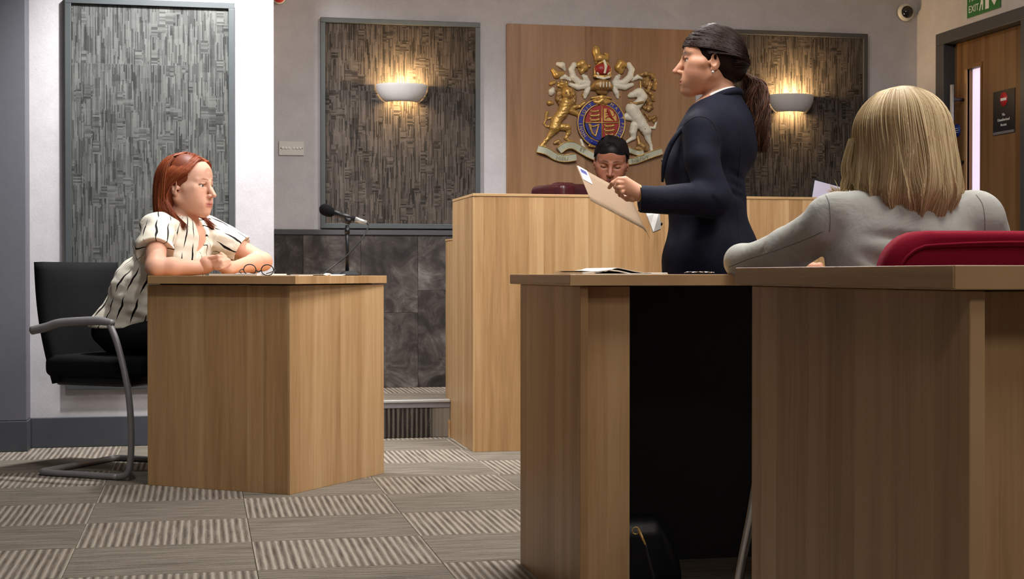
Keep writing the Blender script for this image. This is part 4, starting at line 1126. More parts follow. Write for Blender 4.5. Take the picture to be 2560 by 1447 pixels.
    # trousers and shoes
    tr = SDF((-.52, 5.6, .0), (.40, 6.5, .64), .008)
    tr.ell(v3(-.275, 6.165, .555), (.15, .175, .085), Rb, .0)
    for s in (1, -1):
        hp = v3(-.25, 6.15, .535)+l*.09*s; kn = hp+f*.40+v3(0, 0, .0)+l*.0*s; an_ = kn-f*.06+v3(0, 0, -.43)
        tr.rc(hp, kn, .085, .062, .04); tr.rc(kn, an_, .060, .045, .03)
    Vt, Ft = tr.mesh(); sdf_obj('trousers', Vt, Ft, cloth('black_trouser_cloth', (16, 15, 18), .9), root)
    for s in (1, -1):
        an_ = v3(-.25, 6.15, .535)+l*.09*s+f*.34+v3(0, 0, -.43)
        sh = SDF(an_-.2, an_+.25, .006); sh.rc(v3(an_[0], an_[1], .045), v3(*(an_+f*.13)[:2], .03), .04, .03, .02); sh.rc(v3(an_[0], an_[1], .05), an_, .04, .042, .02); sh.cut((0, 0, .002), (0, 0, -1))
        Vs, Fs = sh.mesh(); sdf_obj('shoe', Vs, Fs, M['black_plastic'], root)
    # hair
    rg = np.random.RandomState(11); paths = []; n = 16
    def dome(x, y):   # top surface of the hair cap
        q_ = max(0, 1-((x+.018)/.106)**2-(y/.086)**2); return .027+.098*math.sqrt(q_)
    for i in range(2400):
        side_ = -1 if rg.rand() < .62 else 1
        a = rg.rand()                       # 0 = front of the parting, 1 = crown / back
        x0 = .066-.135*a; y0 = .012+.004*rg.randn()
        if a < .55:      # front: sweeps back over the temple, behind the ear
            k = a/.55; y_s = side_
            p = [(x0, y0, dome(x0, y0)+.004), (.062-.06*k, y0+y_s*(.040-.0*k), .098-.006*(1-k)), (.046-.075*k+.004*rg.randn(), y_s*(.073+.006*k), .050+.012*k),
                 (-.004-.052*k, y_s*(.086+.004*k), .010+.012*k), (-.034-.036*k, y_s*(.092), -.045), (-.004-.054*k, y_s*(.094+.004*rg.randn()), -.100), (.052-.085*k+.007*rg.randn(), y_s*(.088+.006*rg.randn()), -.160-.010*k-.014*rg.rand())]
        else:
            k = (a-.55)/.45; an = math.radians(100+80*k)*side_
            cx, cy = math.cos(an), math.sin(an)
            p = [(x0, y0, dome(x0, y0)+.004), (-.018+.075*cx, .075*cy*.9+y0*.3, .100), (-.018+.108*cx, .092*cy, .045), (-.018+.116*cx, .098*cy, -.03), (-.018+.112*cx, .096*cy, -.10), (-.014+.102*cx+.005*rg.randn(), .090*cy, -.150), (-.008+.094*cx+.006*rg.randn(), .084*cy+.005*rg.randn(), -.188-.016*rg.rand())]
        if side_ > 0 and a < .55: p[-1] = (p[-1][0]+.022, p[-1][1]-.004, p[-1][2]+.012); p[-2] = (p[-2][0]+.010, p[-2][1], p[-2][2])
        j = rg.uniform(-.004, .0035)
        p = [np.array(q_)*(1+j/.1*(.5+.5*min(1, ii/2))) for ii, q_ in enumerate(p)]
        paths.append(spline_n(p, n))
    cap = SDF((-.15, -.13, -.22), (.12, .13, .14), .004)
    cap.ell((-.018, 0, .027), (.103, .083, .0955), k=0)
    cap.ell((-.070, 0, -.060), (.052, .086, .115), k=.03)
    for s in (1, -1):
        cap.rc((-.052, s*.074, -.02), (-.052, s*.076, -.16), .018, .015, .02)
    cap.ell((.085, 0, -.045), (.100, .070, .125), k=.012, op='s'); cap.ell((.06, 0, -.06), (.075, .105, .095), k=.01, op='s')
    cap.rc((-.01, 0, -.10), (-.03, 0, -.26), .056, .062, .01, 's')
    hair_obj('hair', cap.mesh(), [p for p in paths], .0017, ((104, 44, 24), (168, 88, 50)), M['hair'], root, HM @ Matrix.Scale(S, 4), 5)
build_witness()
# ================================================================= standing advocate
def build_advocate():
    T0 = 4.85
    f, l, z = axes((-.745, .667)); Rb = np.stack([f, l, z])
    foot = P(1780, 684, T0)
    root = tag(empty('person', (foot.x, foot.y, 0)), 'standing woman in navy jacket with dark ponytail holding a manila folder', 'person')
    HO = P(1777, 155, T0); HM = head_matrix(HO, (-.957, .29, 0), math.radians(-2), 0); S = .97
    sd = SDF((-.13, -.1, -.20), (.14, .1, .13), .0022); head(sd, jaw=.92, nose=1.2, neck_dir=(-.06, 0, -.20), neck_r=(.042, .048))
    Vh, Fh = sd.mesh(); Ch = head_colors(Vh, (198, 146, 118), (172, 92, 86), (26, 17, 15), .07, .0080); Vh = xform(Vh*S, HM)
    nt = np.array(HM @ Vector((-.03, 0, -.08))); nk = np.array(HM @ Vector((-.062, 0, -.20)))
    b = SDF(Pn(1760, 720, 4.9)-v3(.35, .35, .0), Pn(1790, 200, 4.9)+v3(.3, .3, .02), .006)
    b.rc(nt, nk, .047, .053, 0); sh = Pn(1785, 300, T0)
    b.rc(nk, sh, .055, .08, .04); b.ell(Pn(1775, 380, T0), (.09, .14, .16), Rb, .04); b.ell(Pn(1770, 540, T0), (.09, .125, .22), Rb, .05)
    Vb, Fb = b.mesh()
    # left hand on the folder
    tH = 4.56
    hd = SDF(Pn(1600, 520, 4.5)-v3(.14, .1, .02), Pn(1600, 420, 4.6)+v3(.10, .1, .01), .0021)
    q = lambda zx, zy, t=tH: Pn(1420+zx*.1934, 320+zy*.1934, t)
    hd.rc(q(1040, 850), q(920, 845), .020, .0205, .006)
    hd.rc(q(915, 820), q(745, 700), .0185, .0125, .010); hd.rc(q(900, 868), q(725, 800), .0175, .012, .010); hd.rc(q(870, 780), q(740, 672), .0150, .011, .010); hd.rc(q(880, 830), q(725, 745), .0175, .0125, .010)
    hd.chain([q(742, 664), q(655, 664, tH-.010), q(578, 712, tH-.010), q(533, 768, tH+.0)], [.0098, .0080, .0072, .0058], .0025)
    hd.chain([q(722, 705), q(655, 712, tH-.017), q(618, 762, tH-.012), q(645, 792, tH+.010)], [.0096, .0082, .0074, .0064], .0025)
    hd.chain([q(716, 757), q(662, 772, tH-.020), q(636, 816, tH-.012), q(668, 836, tH+.010)], [.0092, .0080, .0072, .0062], .0025)
    hd.chain([q(728, 808), q(690, 830, tH-.017), q(674, 866, tH-.010), q(706, 882, tH+.010)], [.0082, .0070, .0064, .0056], .0025)
    hd.chain([q(895, 880), q(835, 915, tH+.0), q(765, 912, tH+.02), q(710, 885, tH+.03)], [.0110, .0092, .0084, .0070], .005)
    Vq, Fq = hd.mesh()
    # far hand behind the folder
    V, Fc = join([(Vh, Fh), (Vb, Fb), (Vq, Fq)])
    body = sdf_obj('body', V, Fc, M['skin'], root, np.concatenate([Ch, np.tile(lin((200, 148, 120)), (len(Vb)+len(Vq), 1))]))
    eyes(body, HM, M['eye_brown'], (1, .05, .04), S)
    er = HM @ Vector((-.004, .084, -.044)); bm = bmesh.new(); bmesh.ops.create_icosphere(bm, subdivisions=2, radius=.0048)
    bm_obj('earring', bm, M['alu'], root, True, loc=er)
    # bracelet
    bc = q(918, 842); wd_ = Vector(q(1040, 850)-q(920, 845)).normalized(); u1 = Vector((0, 0, 1)); u1 = (u1-wd_*u1.dot(wd_)).normalized(); u2 = wd_.cross(u1)
    tube('bracelet', [Vector(bc)+(u1*math.cos(a)+u2*math.sin(a))*.0238+wd_*.006*math.sin(a) for a in np.linspace(0, 2*math.pi, 24, endpoint=False)], .0026, M['gold'], root, 8, closed=True)
    rgc = q(655, 812, tH-.016); tube('ring', [Vector(rgc)+Vector((math.cos(a)*.004, .010*math.sin(a), math.cos(a)*.009)) for a in np.linspace(0, 2*math.pi, 16, endpoint=False)], .0014, M['gold'], root, 6, closed=True)
    # jacket
    navy = cloth('navy_suiting', (15, 18, 34), .8, 600, .15, fold=.16)
    j = SDF(Pn(1760, 760, 4.9)-v3(.42, .45, .0), Pn(1790, 205, 4.9)+v3(.42, .40, .02), .005)
    j.ell(Pn(1786, 360, T0), (.118, .165, .15), Rb, 0); j.ell(Pn(1742, 425, T0), (.100, .130, .085), Rb, .05); j.ell(Pn(1815, 350, T0+.02), (.085, .140, .13), Rb, .05)
    j.ell(Pn(1768, 495, T0), (.125, .150, .14), Rb, .05)
    j.ell(Pn(1778, 640, T0), (.142, .178, .16), Rb, .07); j.rc(Pn(1778, 660, T0), Pn(1778, 760, T0), .150, .160, .05)
    sL = Pn(1752, 322, 4.71); sRt = Pn(1812, 305, 5.0)
    j.rc(Pn(1762, 305, 4.74), Pn(1815, 300, 4.98), .050, .050, .05)
    eL = Pn(1783, 498, 4.66); wL = Pn(1618, 499, 4.57)
    j.rc(sL, Pn(1756, 400, 4.68), .058, .058, .022); j.rc(Pn(1756, 400, 4.68), eL, .058, .054, .012); j.rc(eL, wL, .056, .041, .018); j.rc(wL, Pn(1600, 498, 4.565), .041, .041, .005)
    eR_ = Pn(1712, 495, 5.02); wR_ = Pn(1650, 505, 4.90)
    j.rc(sRt, eR_, .062, .05, .03); j.rc(eR_, wR_, .05, .038, .02)
    # elbow folds
    for k in range(5):
        a = Pn(1716+k*15, 462+k*7, 4.60); b_ = Pn(1752+k*11, 528-k*4, 4.60); j.rc(a, b_, .004, .004, .010, 's')
    for k in range(3):
        j.rc(Pn(1832, 430+k*26, 4.74), Pn(1866, 452+k*22, 4.80), .006, .006, .014, 's')
    j.rc(Pn(1818, 330, 4.66), Pn(1836, 470, 4.70), .006, .007, .016, 's')
    j.wobble(.0028, 22, 9)
    j.rc(Pn(1520, 500, 4.56), Pn(1541, 497, 4.56), .080, .080, .003, 's')
    cc = Pn(1801, 243, T0)
    j.rc(Pn(1800, 300, T0), cc, .090, .063, .05)
    j.cut(cc, f*.42+v3(0, 0, 1))
    j.rc(cc+v3(0, 0, .06), cc-v3(0, 0, .035)+f*.012, .0505, .052, .003, 's')
    j.rc(cc+f*.055+v3(0, 0, .0), cc+f*.118+v3(0, 0, -.15), .034, .008, .006, 's')
    Vj, Fj = j.mesh(3); jk = sdf_obj('jacket', Vj, Fj, navy, root)
    def ringp(rad, dz, a0, a1, n=22):
        out = []
        for k in range(n+1):
            a = math.radians(a0+(a1-a0)*k/n)
            out.append(cc+(f*math.cos(a)+l*math.sin(a))*rad+z*(dz-.42*rad*math.cos(a)))
        return out
    tube('jacket_collar', ringp(.060, -.010, 28, 332), [.006, .012, .014, .014, .014, .012, .006], navy, root, 10, flat=1.0)
    tube('blouse_collar', ringp(.0515, .004, 22, 338), [.007, .0095, .0075, .0055, .0075, .0095, .007], plain('white_cotton', (238, 236, 232), .7), root, 8)
    # lapel line down the front edge
    tube('lapel', catmull([cc+f*.05+l*.022+v3(0, 0, -.03), Pn(1698, 330, 4.74), Pn(1672, 372, 4.73), Pn(1660, 412, 4.73), Pn(1656, 455, 4.74)], 8), [.004, .008, .009, .008, .004], navy, root, 8)
    for bz in (402, 560):
        bp = P(1657 if bz < 500 else 1652, bz, 4.80); bm = bmesh.new(); bmesh.ops.create_icosphere(bm, subdivisions=2, radius=.006)
        bm_obj('button', bm, M['black_plastic'], jk, True, loc=bp)
    seam = plain('dark_navy_thread', (7, 8, 16), .9)
    surface_line('seam', jk, [(1708, 312), (1740, 292), (1775, 300), (1795, 340), (1800, 400)], .0012, seam, jk)
    surface_line('seam', jk, [(1838, 262), (1852, 340), (1848, 420), (1842, 500), (1850, 600), (1856, 680)], .0012, seam, jk)
    # trousers, shoes
    tr = SDF(v3(foot.x-.25, foot.y-.25, .0), v3(foot.x+.25, foot.y+.25, .86), .008)
    tr.ell(v3(foot.x, foot.y, .78), (.13, .16, .14), Rb, 0)
    for s in (1, -1):
        h_ = v3(foot.x, foot.y, .78)+l*.085*s; a_ = v3(foot.x, foot.y, .08)+l*.09*s-f*.01
        tr.rc(h_, (h_+a_)/2, .085, .062, .04); tr.rc((h_+a_)/2, a_, .062, .052, .02)
    tr.cut((0, 0, .05), (0, 0, -1)); Vt, Ft = tr.mesh(); sdf_obj('trousers', Vt, Ft, cloth('dark_trouser_cloth', (18, 19, 28), .9), root)
    for s in (1, -1):
        a_ = v3(foot.x, foot.y, .0)+l*.09*s-f*.03
        s_ = SDF(a_-.2, a_+.25, .006); s_.rc(a_+v3(0, 0, .05), a_+f*.15+v3(0, 0, .03), .036, .03, .02); s_.cut((0, 0, .002), (0, 0, -1)); Vs, Fs = s_.mesh(); sdf_obj('shoe', Vs, Fs, M['black_plastic'], root)
    # hair : pulled back to a low ponytail
    rg = np.random.RandomState(21); paths = []; n = 14
    tie = np.array((-.098, 0, -.030))
    def scalp(an, el, rad=1.0):
        # an: 0 front .. pi back around z, el elevation
        ex = 1+.115*max(0, math.cos(an))**1.5; rad = rad*(1.05 if el < -.1 else 1)
        return np.array((-.020+.107*ex*rad*math.cos(el)*math.cos(an), .086*rad*math.cos(el)*math.sin(an), .028+.101*rad*math.sin(el)))
    for i in range(3000):
        s = 1 if rg.rand() < .5 else -1
        el0 = rg.uniform(-.55, 1.45) if rg.rand() < .6 else rg.uniform(.18, .50); fr = max(0, math.sin(max(0, el0)))
        if el0 < -.12: an0 = math.radians(rg.uniform(118, 150))
        elif el0 < .18: an0 = math.radians(rg.uniform(66, 112)) if el0 < .08 else math.radians(50+30*rg.rand())
        else: an0 = math.radians(rg.uniform(2, 52))*(1-.2*fr)
        a1 = math.radians(178); p = []
        j = 1+rg.uniform(-.018, .025)
        for t in (0, .2, .42, .64, .84):
            an = an0+(a1-an0)*t; el = el0+( -.42-el0)*t**1.35+.22*math.sin(t*math.pi)*(.5 if el0 > .4 else .2)
            p.append(scalp(an*s, el, j*(1+.03*math.sin(t*math.pi))))
        p.append(tie+rg.normal(size=3)*.005)
        paths.append(spline_n(p, n))
    cap = SDF((-.15, -.12, -.14), (.12, .12, .15), .004)
    cap.ell((-.020, 0, .028), (.103, .082, .0965), k=0); cap.ell((.045, 0, .047), (.0475, .060, .054), k=.02); cap.ell((-.075, 0, -.02), (.045, .055, .05), k=.03)
    cap.ell((.108, 0, -.034), (.064, .068, .090), k=.012, op='s'); cap.ell((.04, 0, -.075), (.085, .12, .075), k=.012, op='s')
    capm = cap.mesh()
    # ponytail
    HMi = HM.inverted(); loc = lambda u, v, t=T0: np.array(HMi @ P(u, v, t))/S
    ctrl = [tie, loc(1868, 192, 4.86), loc(1886, 214, 4.87), loc(1889, 262, 4.87), loc(1890, 312, 4.87), loc(1897, 352, 4.87), loc(1905, 384, 4.87)]
    wid = [.010, .028, .040, .044, .040, .034, .016]
    cen = spline_n(ctrl, 26); wr = np.interp(np.linspace(0, 1, 26), np.linspace(0, 1, 7), wid)
    pony = []
    for i in range(1500):
        a = rg.rand()*6.283; r = math.sqrt(rg.rand()); ph = rg.rand()*6.28; L = rg.uniform(.72, 1.0)
        lk = int(a/.45)+7*int(r*2.2); ff = 11+.35*(lk % 9); ph = lk*1.7+rg.randn()*.5; am = .009+.0035*rg.randn()
        u = np.linspace(0, 1, 26)*L; c = np.stack([np.interp(u, np.linspace(0, 1, 26), cen[:, k]) for k in range(3)], 1); w_ = np.interp(u, np.linspace(0, 1, 26), wr)
        dx = (math.cos(a)*r*w_+am*np.sin(ff*u+ph)*np.minimum(1, u*4)); dy = (math.sin(a)*r*w_+am*np.cos(ff*u+ph)*np.minimum(1, u*4))
        c[:, 0] += dx; c[:, 1] += dy; pony.append(c)
    o = hair_obj('hair', capm, paths, .0013, ((22, 14, 12), (46, 30, 26)), M['hair_dark'], root, HM @ Matrix.Scale(S, 4), 5)
    hair_obj('ponytail', None, pony, .0014, ((30, 18, 14), (116, 76, 56)), M['hair'], root, HM @ Matrix.Scale(S, 4), 6)
    tube('hair_tie', [tuple(HM @ Vector(tie*S+np.array((0, math.cos(a), math.sin(a)))*.013)) for a in np.linspace(0, 6.283, 16, endpoint=False)], .005, M['black_plastic'], root, 8, closed=True)
    # -------- folder held in front of her
    A = P(1630, 583, 4.66); B = P(1477, 501, 4.555); Ccor = P(1441, 413, 4.76); Dd = A+(Ccor-B)
    fo = tag(empty('folder', (A+B+Ccor+Dd)/4), 'large manila card folder with white label held by the standing woman', 'folder')
    nn = (B-A).cross(Ccor-B).normalized()
    if nn.dot(FW) > 0: nn = -nn
    def fp(a, b, off=0.0): return A+(B-A)*a+(Ccor-B)*b+nn*off
    # cover with a softly rolled spine at the near edge
    nu, nv = 14, 6; V = []; Fq2 = []
    for s in (0, 1):
        for i in range(nu+1):
            a = i/nu; roll = .020*(max(0, .16-a)/.16)**2
            for k in range(nv+1): V.append(fp(a-.03*(roll/.02), k/nv, -roll-.0008*s))
    m = (nu+1)*(nv+1); I = lambda i, k: i*(nv+1)+k
    for i in range(nu):
        for k in range(nv):
            Fq2.append((I(i, k), I(i+1, k), I(i+1, k+1), I(i, k+1))); Fq2.append((m+I(i, k), m+I(i, k+1), m+I(i+1, k+1), m+I(i+1, k)))
    for i in range(nu):
        Fq2.append((I(i, 0), m+I(i, 0), m+I(i+1, 0), I(i+1, 0))); Fq2.append((I(i, nv), I(i+1, nv), m+I(i+1, nv), m+I(i, nv)))
    ctrv = sum(V, Vector())/len(V)
    mesh_obj('cover', [tuple(v-ctrv) for v in V], Fq2, M['manila'], fo, True, loc=ctrv)
    plate('label', [fp(.985, .995, .0012), fp(.985, .60, .0012), fp(.83, .60, .0012), fp(.83, .995, .0012)], .0006, M['paper'], fo)
    plate('printed_mark', [fp(.965, .93, .002), fp(.965, .82, .002), fp(.86, .82, .002), fp(.86, .93, .002)], .0004, M['blue_ink'], fo)
    # back leaf and white pages, standing towards her
    W = [P(1604, 500, 4.745), P(1648, 528, 4.775), P(1652, 572, 4.745), P(1633, 580, 4.685), P(1618, 540, 4.70)]
    plate('pages', W, .003, M['paper'], fo)
    W2 = [p+(P(1640, 581, 4.72)-P(1640, 578, 4.70))*.6+FW*.006 for p in W]
    plate('back_cover', W2, .0012, M['manila'], fo)
build_advocate()
# ================================================================= judge
def build_judge():
    T0 = 7.12
    root = tag(empty('person', (2.02, 7.18, STEP_H)), "dark-haired judge looking down behind the bench below the arms", 'person')
    fd = (-RT*.10-FW*1.0); HO = P(1528, 405, T0); HM = head_matrix(HO, (fd.x, fd.y, 0), math.radians(18), math.radians(-4)); S = 1.0
    sd = SDF((-.13, -.1, -.20), (.14, .1, .13), .0026); head(sd, jaw=1.02, nose=1.1, closed=True, cheek=1.1, neck_dir=(-.08, 0, -.2), neck_r=(.05, .055))
    Vh, Fh = sd.mesh(); Ch = head_colors(Vh, (146, 97, 77), (128, 68, 62), (28, 18, 16), .08, .0042, closed=True); Vh = xform(Vh*S, HM)
    f = np.array((fd.x, fd.y, 0)); f /= np.linalg.norm(f); l = np.array((-f[1], f[0], 0)); Rb = np.stack([f, l, (0, 0, 1)])
    nk = np.array(HM @ Vector((-.08, 0, -.2))); nt = np.array(HM @ Vector((-.03, 0, -.08)))
    b = SDF(nk-v3(.3, .3, .5), nk+v3(.3, .3, .15), .008); b.rc(nt, nk, .05, .056, 0); b.rc(nk, nk-v3(0, 0, .12), .056, .10, .04); b.ell(nk-v3(0, 0, .25), (.10, .15, .2), Rb, .05)
    Vb, Fb = b.mesh(); V, Fc = join([(Vh, Fh), (Vb, Fb)])
    sdf_obj('body', V, Fc, M['skin'], root, np.concatenate([Ch, np.tile(lin((146, 97, 77)), (len(Vb), 1))]))
    j = SDF(nk-v3(.4, .45, .62), nk+v3(.4, .4, .12), .008); base = nk-v3(0, 0, .06)
    j.ell(base-v3(0, 0, .22), (.13, .19, .24), Rb, 0); j.rc(base-l*.14-v3(0, 0, .03), base+l*.14-v3(0, 0, .03), .06, .06, .05); j.ell(base-v3(0, 0, .46), (.15, .2, .14), Rb, .05)
    for s in (1, -1):
        sh = base+l*.17*s-v3(0, 0, .05); el = sh+f*.06+l*.05*s-v3(0, 0, .24); wr = el+f*.16-l*.06*s+v3(0, 0, .02)
        j.rc(sh, el, .06, .05, .03); j.rc(el, wr, .05, .035, .02)
    j.rc(nk+v3(0, 0, .1), nk, .062, .062, .006, 's'); j.rc(nk+f*.07, nk+f*.13-v3(0, 0, .14), .05, .015, .01, 's')
    Vj, Fj = j.mesh(3); sdf_obj('robe', Vj, Fj, cloth('black_robe', (16, 15, 17), .85), root)
    rg = np.random.RandomState(31); paths = []
    def scalp(an, el, rad=1.0): return np.array((-.020+.104*(1+.12*max(0, math.cos(an)))*rad*math.cos(el)*math.cos(an), .083*rad*math.cos(el)*math.sin(an), .028+.099*rad*math.sin(el)))
    for i in range(1600):
        s = 1 if rg.rand() < .6 else -1; t0 = rg.rand(); p0 = np.array((.078-.15*t0, -.022, 0)); 
        q_ = max(0, 1-((p0[0]+.02)/.104)**2-(p0[1]/.083)**2); p0[2] = .028+.099*math.sqrt(q_)+.003
        j_ = 1+rg.uniform(-.015, .02)
        an = math.radians(max(3, 8+160*t0+6*rg.randn())); 
        p = [p0, scalp(an*.75*s, .92-.05*t0, j_), scalp(max(an, .45)*s, .58, j_), scalp(max(an+.35, 1.22)*s, .12, j_), scalp(min(math.pi, max(an+.8, 1.75))*s, -.25, j_), scalp(min(math.pi, max(an+1.2, 2.2))*s, -.55, j_*.95)]
        paths.append(spline_n(p, 12))
    cap = SDF((-.15, -.12, -.14), (.12, .12, .15), .004)
    cap.ell((-.020, 0, .028), (.101, .080, .0955), k=0); cap.ell((.045, 0, .047), (.0475, .060, .054), k=.02); cap.ell((-.07, 0, -.03), (.05, .065, .07), k=.03)
    cap.ell((.112, 0, -.034), (.060, .053, .097), k=.012, op='s'); cap.ell((.045, 0, -.07), (.08, .12, .075), k=.012, op='s')
    hair_obj('hair', cap.mesh(), paths, .0016, ((14, 12, 13), (34, 30, 32)), M['hair_dark'], root, HM @ Matrix.Scale(S, 4), 8)
build_judge()
# ================================================================= blonde woman from behind
def build_blonde():
    T0 = 3.2
    fdv = (FW*.97-RT*.22); f = np.array((fdv.x, fdv.y, 0)); f /= np.linalg.norm(f); l = np.array((-f[1], f[0], 0)); Rb = np.stack([f, l, (0, 0, 1)])
    c0 = P(2262, 684, T0)
    root = tag(empty('person', (c0.x, c0.y, 0)), 'blonde woman in pale grey jacket seated with her back turned', 'person')
    hf = (FW*.93-RT*.36); HO = P(2248, 366, T0+.02); HM = head_matrix(HO, (hf.x, hf.y, 0), math.radians(4), 0); S = 1.0
    sd = SDF((-.13, -.1, -.20), (.14, .1, .13), .003); head(sd); Vh, Fh = sd.mesh(); Ch = head_colors(Vh, (214, 160, 134), (180, 104, 96), (150, 116, 80), .1); Vh = xform(Vh, HM)
    nk = np.array(HM @ Vector((-.03, 0, -.2))); nt = np.array(HM @ Vector((-.02, 0, -.08)))
    b = SDF(nk-v3(.3, .3, .6), nk+v3(.3, .3, .16), .008); b.rc(nt, nk, .05, .056, 0); b.rc(nk, nk-v3(0, 0, .12), .056, .10, .04); b.ell(nk-v3(0, 0, .28), (.09, .14, .26), Rb, .05)
    Vb, Fb = b.mesh()
    # left hand resting on the desk
    eL = Pn(1856, 652, 3.46); hand0 = Pn(1985, 668, 3.74)
    hs = SDF(hand0-v3(.15, .15, .06), hand0+v3(.15, .18, .06), .004); hdir = np.array((RT.x*.6+FW.x*.8, RT.y*.6+FW.y*.8, 0)); hdir /= np.linalg.norm(hdir); hl = np.array((-hdir[1], hdir[0], 0))
    hs.rc(hand0-hdir*.05, hand0, .026, .026, .01); hs.rc(hand0, hand0+hdir*.06, .028, .024, .015)
    for k in range(4):
        p = hand0+hdir*.06+hl*(k-1.5)*.017; hs.chain([p, p+hdir*.035+v3(0, 0, .004), p+hdir*(.065-.006*abs(k-1.3))-v3(0, 0, .012)], [.0095, .0088, .0072], .004)
    p = hand0+hdir*.01-hl*.028; hs.chain([p, p+hdir*.03-hl*.015, p+hdir*.055-hl*.012], [.011, .0098, .008], .006)
    Vq, Fq = hs.mesh()
    V, Fc = join([(Vh, Fh), (Vb, Fb), (Vq, Fq)])
    sdf_obj('body', V, Fc, M['skin'], root, np.concatenate([Ch, np.tile(lin((214, 160, 134)), (len(Vb)+len(Vq), 1))]))
    grey = cloth('pale_grey_jersey', (188, 188, 182), .9, 350, .07, fold=.35)
    j = SDF(Pn(2180, 700, 3.2)-v3(.52, .40, .35), Pn(2250, 440, 3.2)+v3(.38, .75, .02), .005)
    j.ell(Pn(2262, 622, T0), (.115, .178, .140), Rb, 0); j.ell(Pn(2265, 760, T0), (.12, .165, .22), Rb, .06); j.ell(Pn(2270, 900, T0), (.15, .19, .12), Rb, .06)
    j.rc(Pn(2100, 532, 3.17), Pn(2428, 536, 3.19), .046, .048, .04); j.rc(Pn(2255, 525, T0-.01), Pn(2262, 560, T0), .062, .09, .05)
    sL = Pn(2062, 566, 3.18); sR = Pn(2440, 552, 3.2)
    j.rc(Pn(2090, 535, 3.165), Pn(2072, 540, 3.17), .047, .047, .01); j.rc(sL, Pn(1970, 626, 3.32), .053, .049, .010); j.rc(Pn(1970, 626, 3.32), eL, .049, .038, .015)
    fa = eL+(hand0-eL)*.82; j.rc(eL, fa, .038, .034, .02)
    eR = Pn(2492, 700, 3.3); j.rc(sR, eR, .064, .052, .03); j.rc(eR, eR+f*.2-v3(0, 0, .0)+l*.05, .052, .04, .02)
    # folds at the armpit and along the sleeve
    for (a, b_) in (((2010, 545), (2072, 600)), ((2040, 575), (2075, 640)), ((2068, 500), (2060, 620)), ((2090, 610), (2230, 660)), ((2120, 585), (2330, 600)), ((2150, 640), (2260, 690)), ((2460, 470), (2476, 590))):
        j.rc(Pn(a[0], a[1], 3.085), Pn(b_[0], b_[1], 3.085), .004, .005, .016, 's')
    j.rc(Pn(1830, 655, 3.40), Pn(2040, 590, 3.20), .0022, .0022, .004, 's')
    j.wobble(.0022, 24, 4)
    j.rc(fa-(hand0-eL)*.02, fa+(hand0-eL)*.3, .028, .03, .002, 's')
    j.rc(nk+v3(0, 0, .1), nk+v3(0, 0, .01), .062, .062, .006, 's')
    Vj, Fj = j.mesh(3); jk = sdf_obj('jacket', Vj, Fj, grey, root)
    seam = plain('grey_seam_thread', (128, 128, 124), .9)
    surface_line('seam', jk, [(1822, 668), (1870, 648), (1950, 622), (2020, 596), (2058, 578)], .0008, seam, jk)
    surface_line('seam', jk, [(2062, 484), (2072, 505), (2076, 540), (2074, 580)], .0008, seam, jk)
    surface_line('seam', jk, [(2440, 486), (2456, 510), (2462, 545), (2462, 585)], .0008, seam, jk)
    # lower body
    tr = SDF(np.array((c0.x-.35, c0.y-.35, 0)), np.array((c0.x+.35, c0.y+.62, .66)), .01)
    hp0 = np.array((1.475, 2.90, .56)); ff = np.array((0, 1., 0)); ll = np.array((-1., 0, 0))
    tr.ell(hp0+v3(0, 0, .01), (.17, .15, .10), None, 0)
    for s in (1, -1):
        h_ = hp0+ll*.09*s; k_ = h_+ff*.40; a_ = k_+v3(0, .02, -.46)
        tr.rc(h_, k_, .085, .062, .04); tr.rc(k_, a_, .06, .045, .03)
    Vt, Ft = tr.mesh(); sdf_obj('trousers', Vt, Ft, cloth('charcoal_trouser_cloth', (34, 33, 36), .9), root)
    for s in (1, -1):
        a_ = hp0+ll*.09*s+ff*.42; a_[2] = 0
        s_ = SDF(a_-.2, a_+.25, .007); s_.rc(a_+v3(0, 0, .05), a_+ff*.13+v3(0, 0, .03), .04, .03, .02); s_.rc(a_+v3(0, 0, .05), a_+v3(0, 0, .1), .04, .045, .02); s_.cut((0, 0, .002), (0, 0, -1)); Vs, Fs = s_.mesh(); sdf_obj('shoe', Vs, Fs, M['black_plastic'], root)
    # hair
    rg = np.random.RandomState(41); paths = []; n = 22
    def lr(a): return .016*math.sin(9*a+1.0)+.012*math.sin(17*a+2.3)+.008*math.sin(31*a)
    def lp(a): return 2.2*math.sin(4*a+.5)+1.6*math.sin(11*a+1.7)
    for i in range(5200):
        s = 1 if rg.rand() < .5 else -1; deg = rg.uniform(34, 180); an = math.radians(deg)*s
        front = deg < 74
        x0 = .05-.11*(deg/180); y0 = .010+.005*rg.randn()
        q_ = max(0, 1-((x0+.018)/.108)**2-(y0/.095)**2); z0 = .022+.104*math.sqrt(q_)
        cx, cy = math.cos(an), math.sin(an)
        dj = rg.uniform(-.030, .016); back = (1-cx)/2
        zend = (-.112 if front else -.120-.052*back)+.006*math.sin(13*an)+.016*(rg.beta(3, 1)-1)*-1-.010
        p = [(x0, y0, z0+.002)]
        j = 1+dj+lr(an)*.5
        for e in (1.05, .62, .2): p.append((-.018+.110*j*math.cos(e)*cx, .099*j*math.cos(e)*cy+y0*.4, .022+.104*math.sin(e)))
        cl = rg.uniform(.7, 1.1)
        for t in (.18, .36, .54, .70, .84, .94, 1.0):
            zz = .01+(zend-.01)*t; tw = .09*math.sin(5*t+lp(an))*t
            a2 = an+tw; jj = 1+dj+lr(an)*(.5+.9*t)
            ev = 1.0+.11*min(t, .66)/.66-cl*.42*max(0, (t-.66)/.34)**1.7
            wv = .005*math.sin(6.5*t+lp(an)*1.4)*t
            p.append((-.018+(.112*jj*ev+wv)*math.cos(a2)*(1.0-.05*t), (.102*jj*ev+wv)*math.sin(a2), zz))
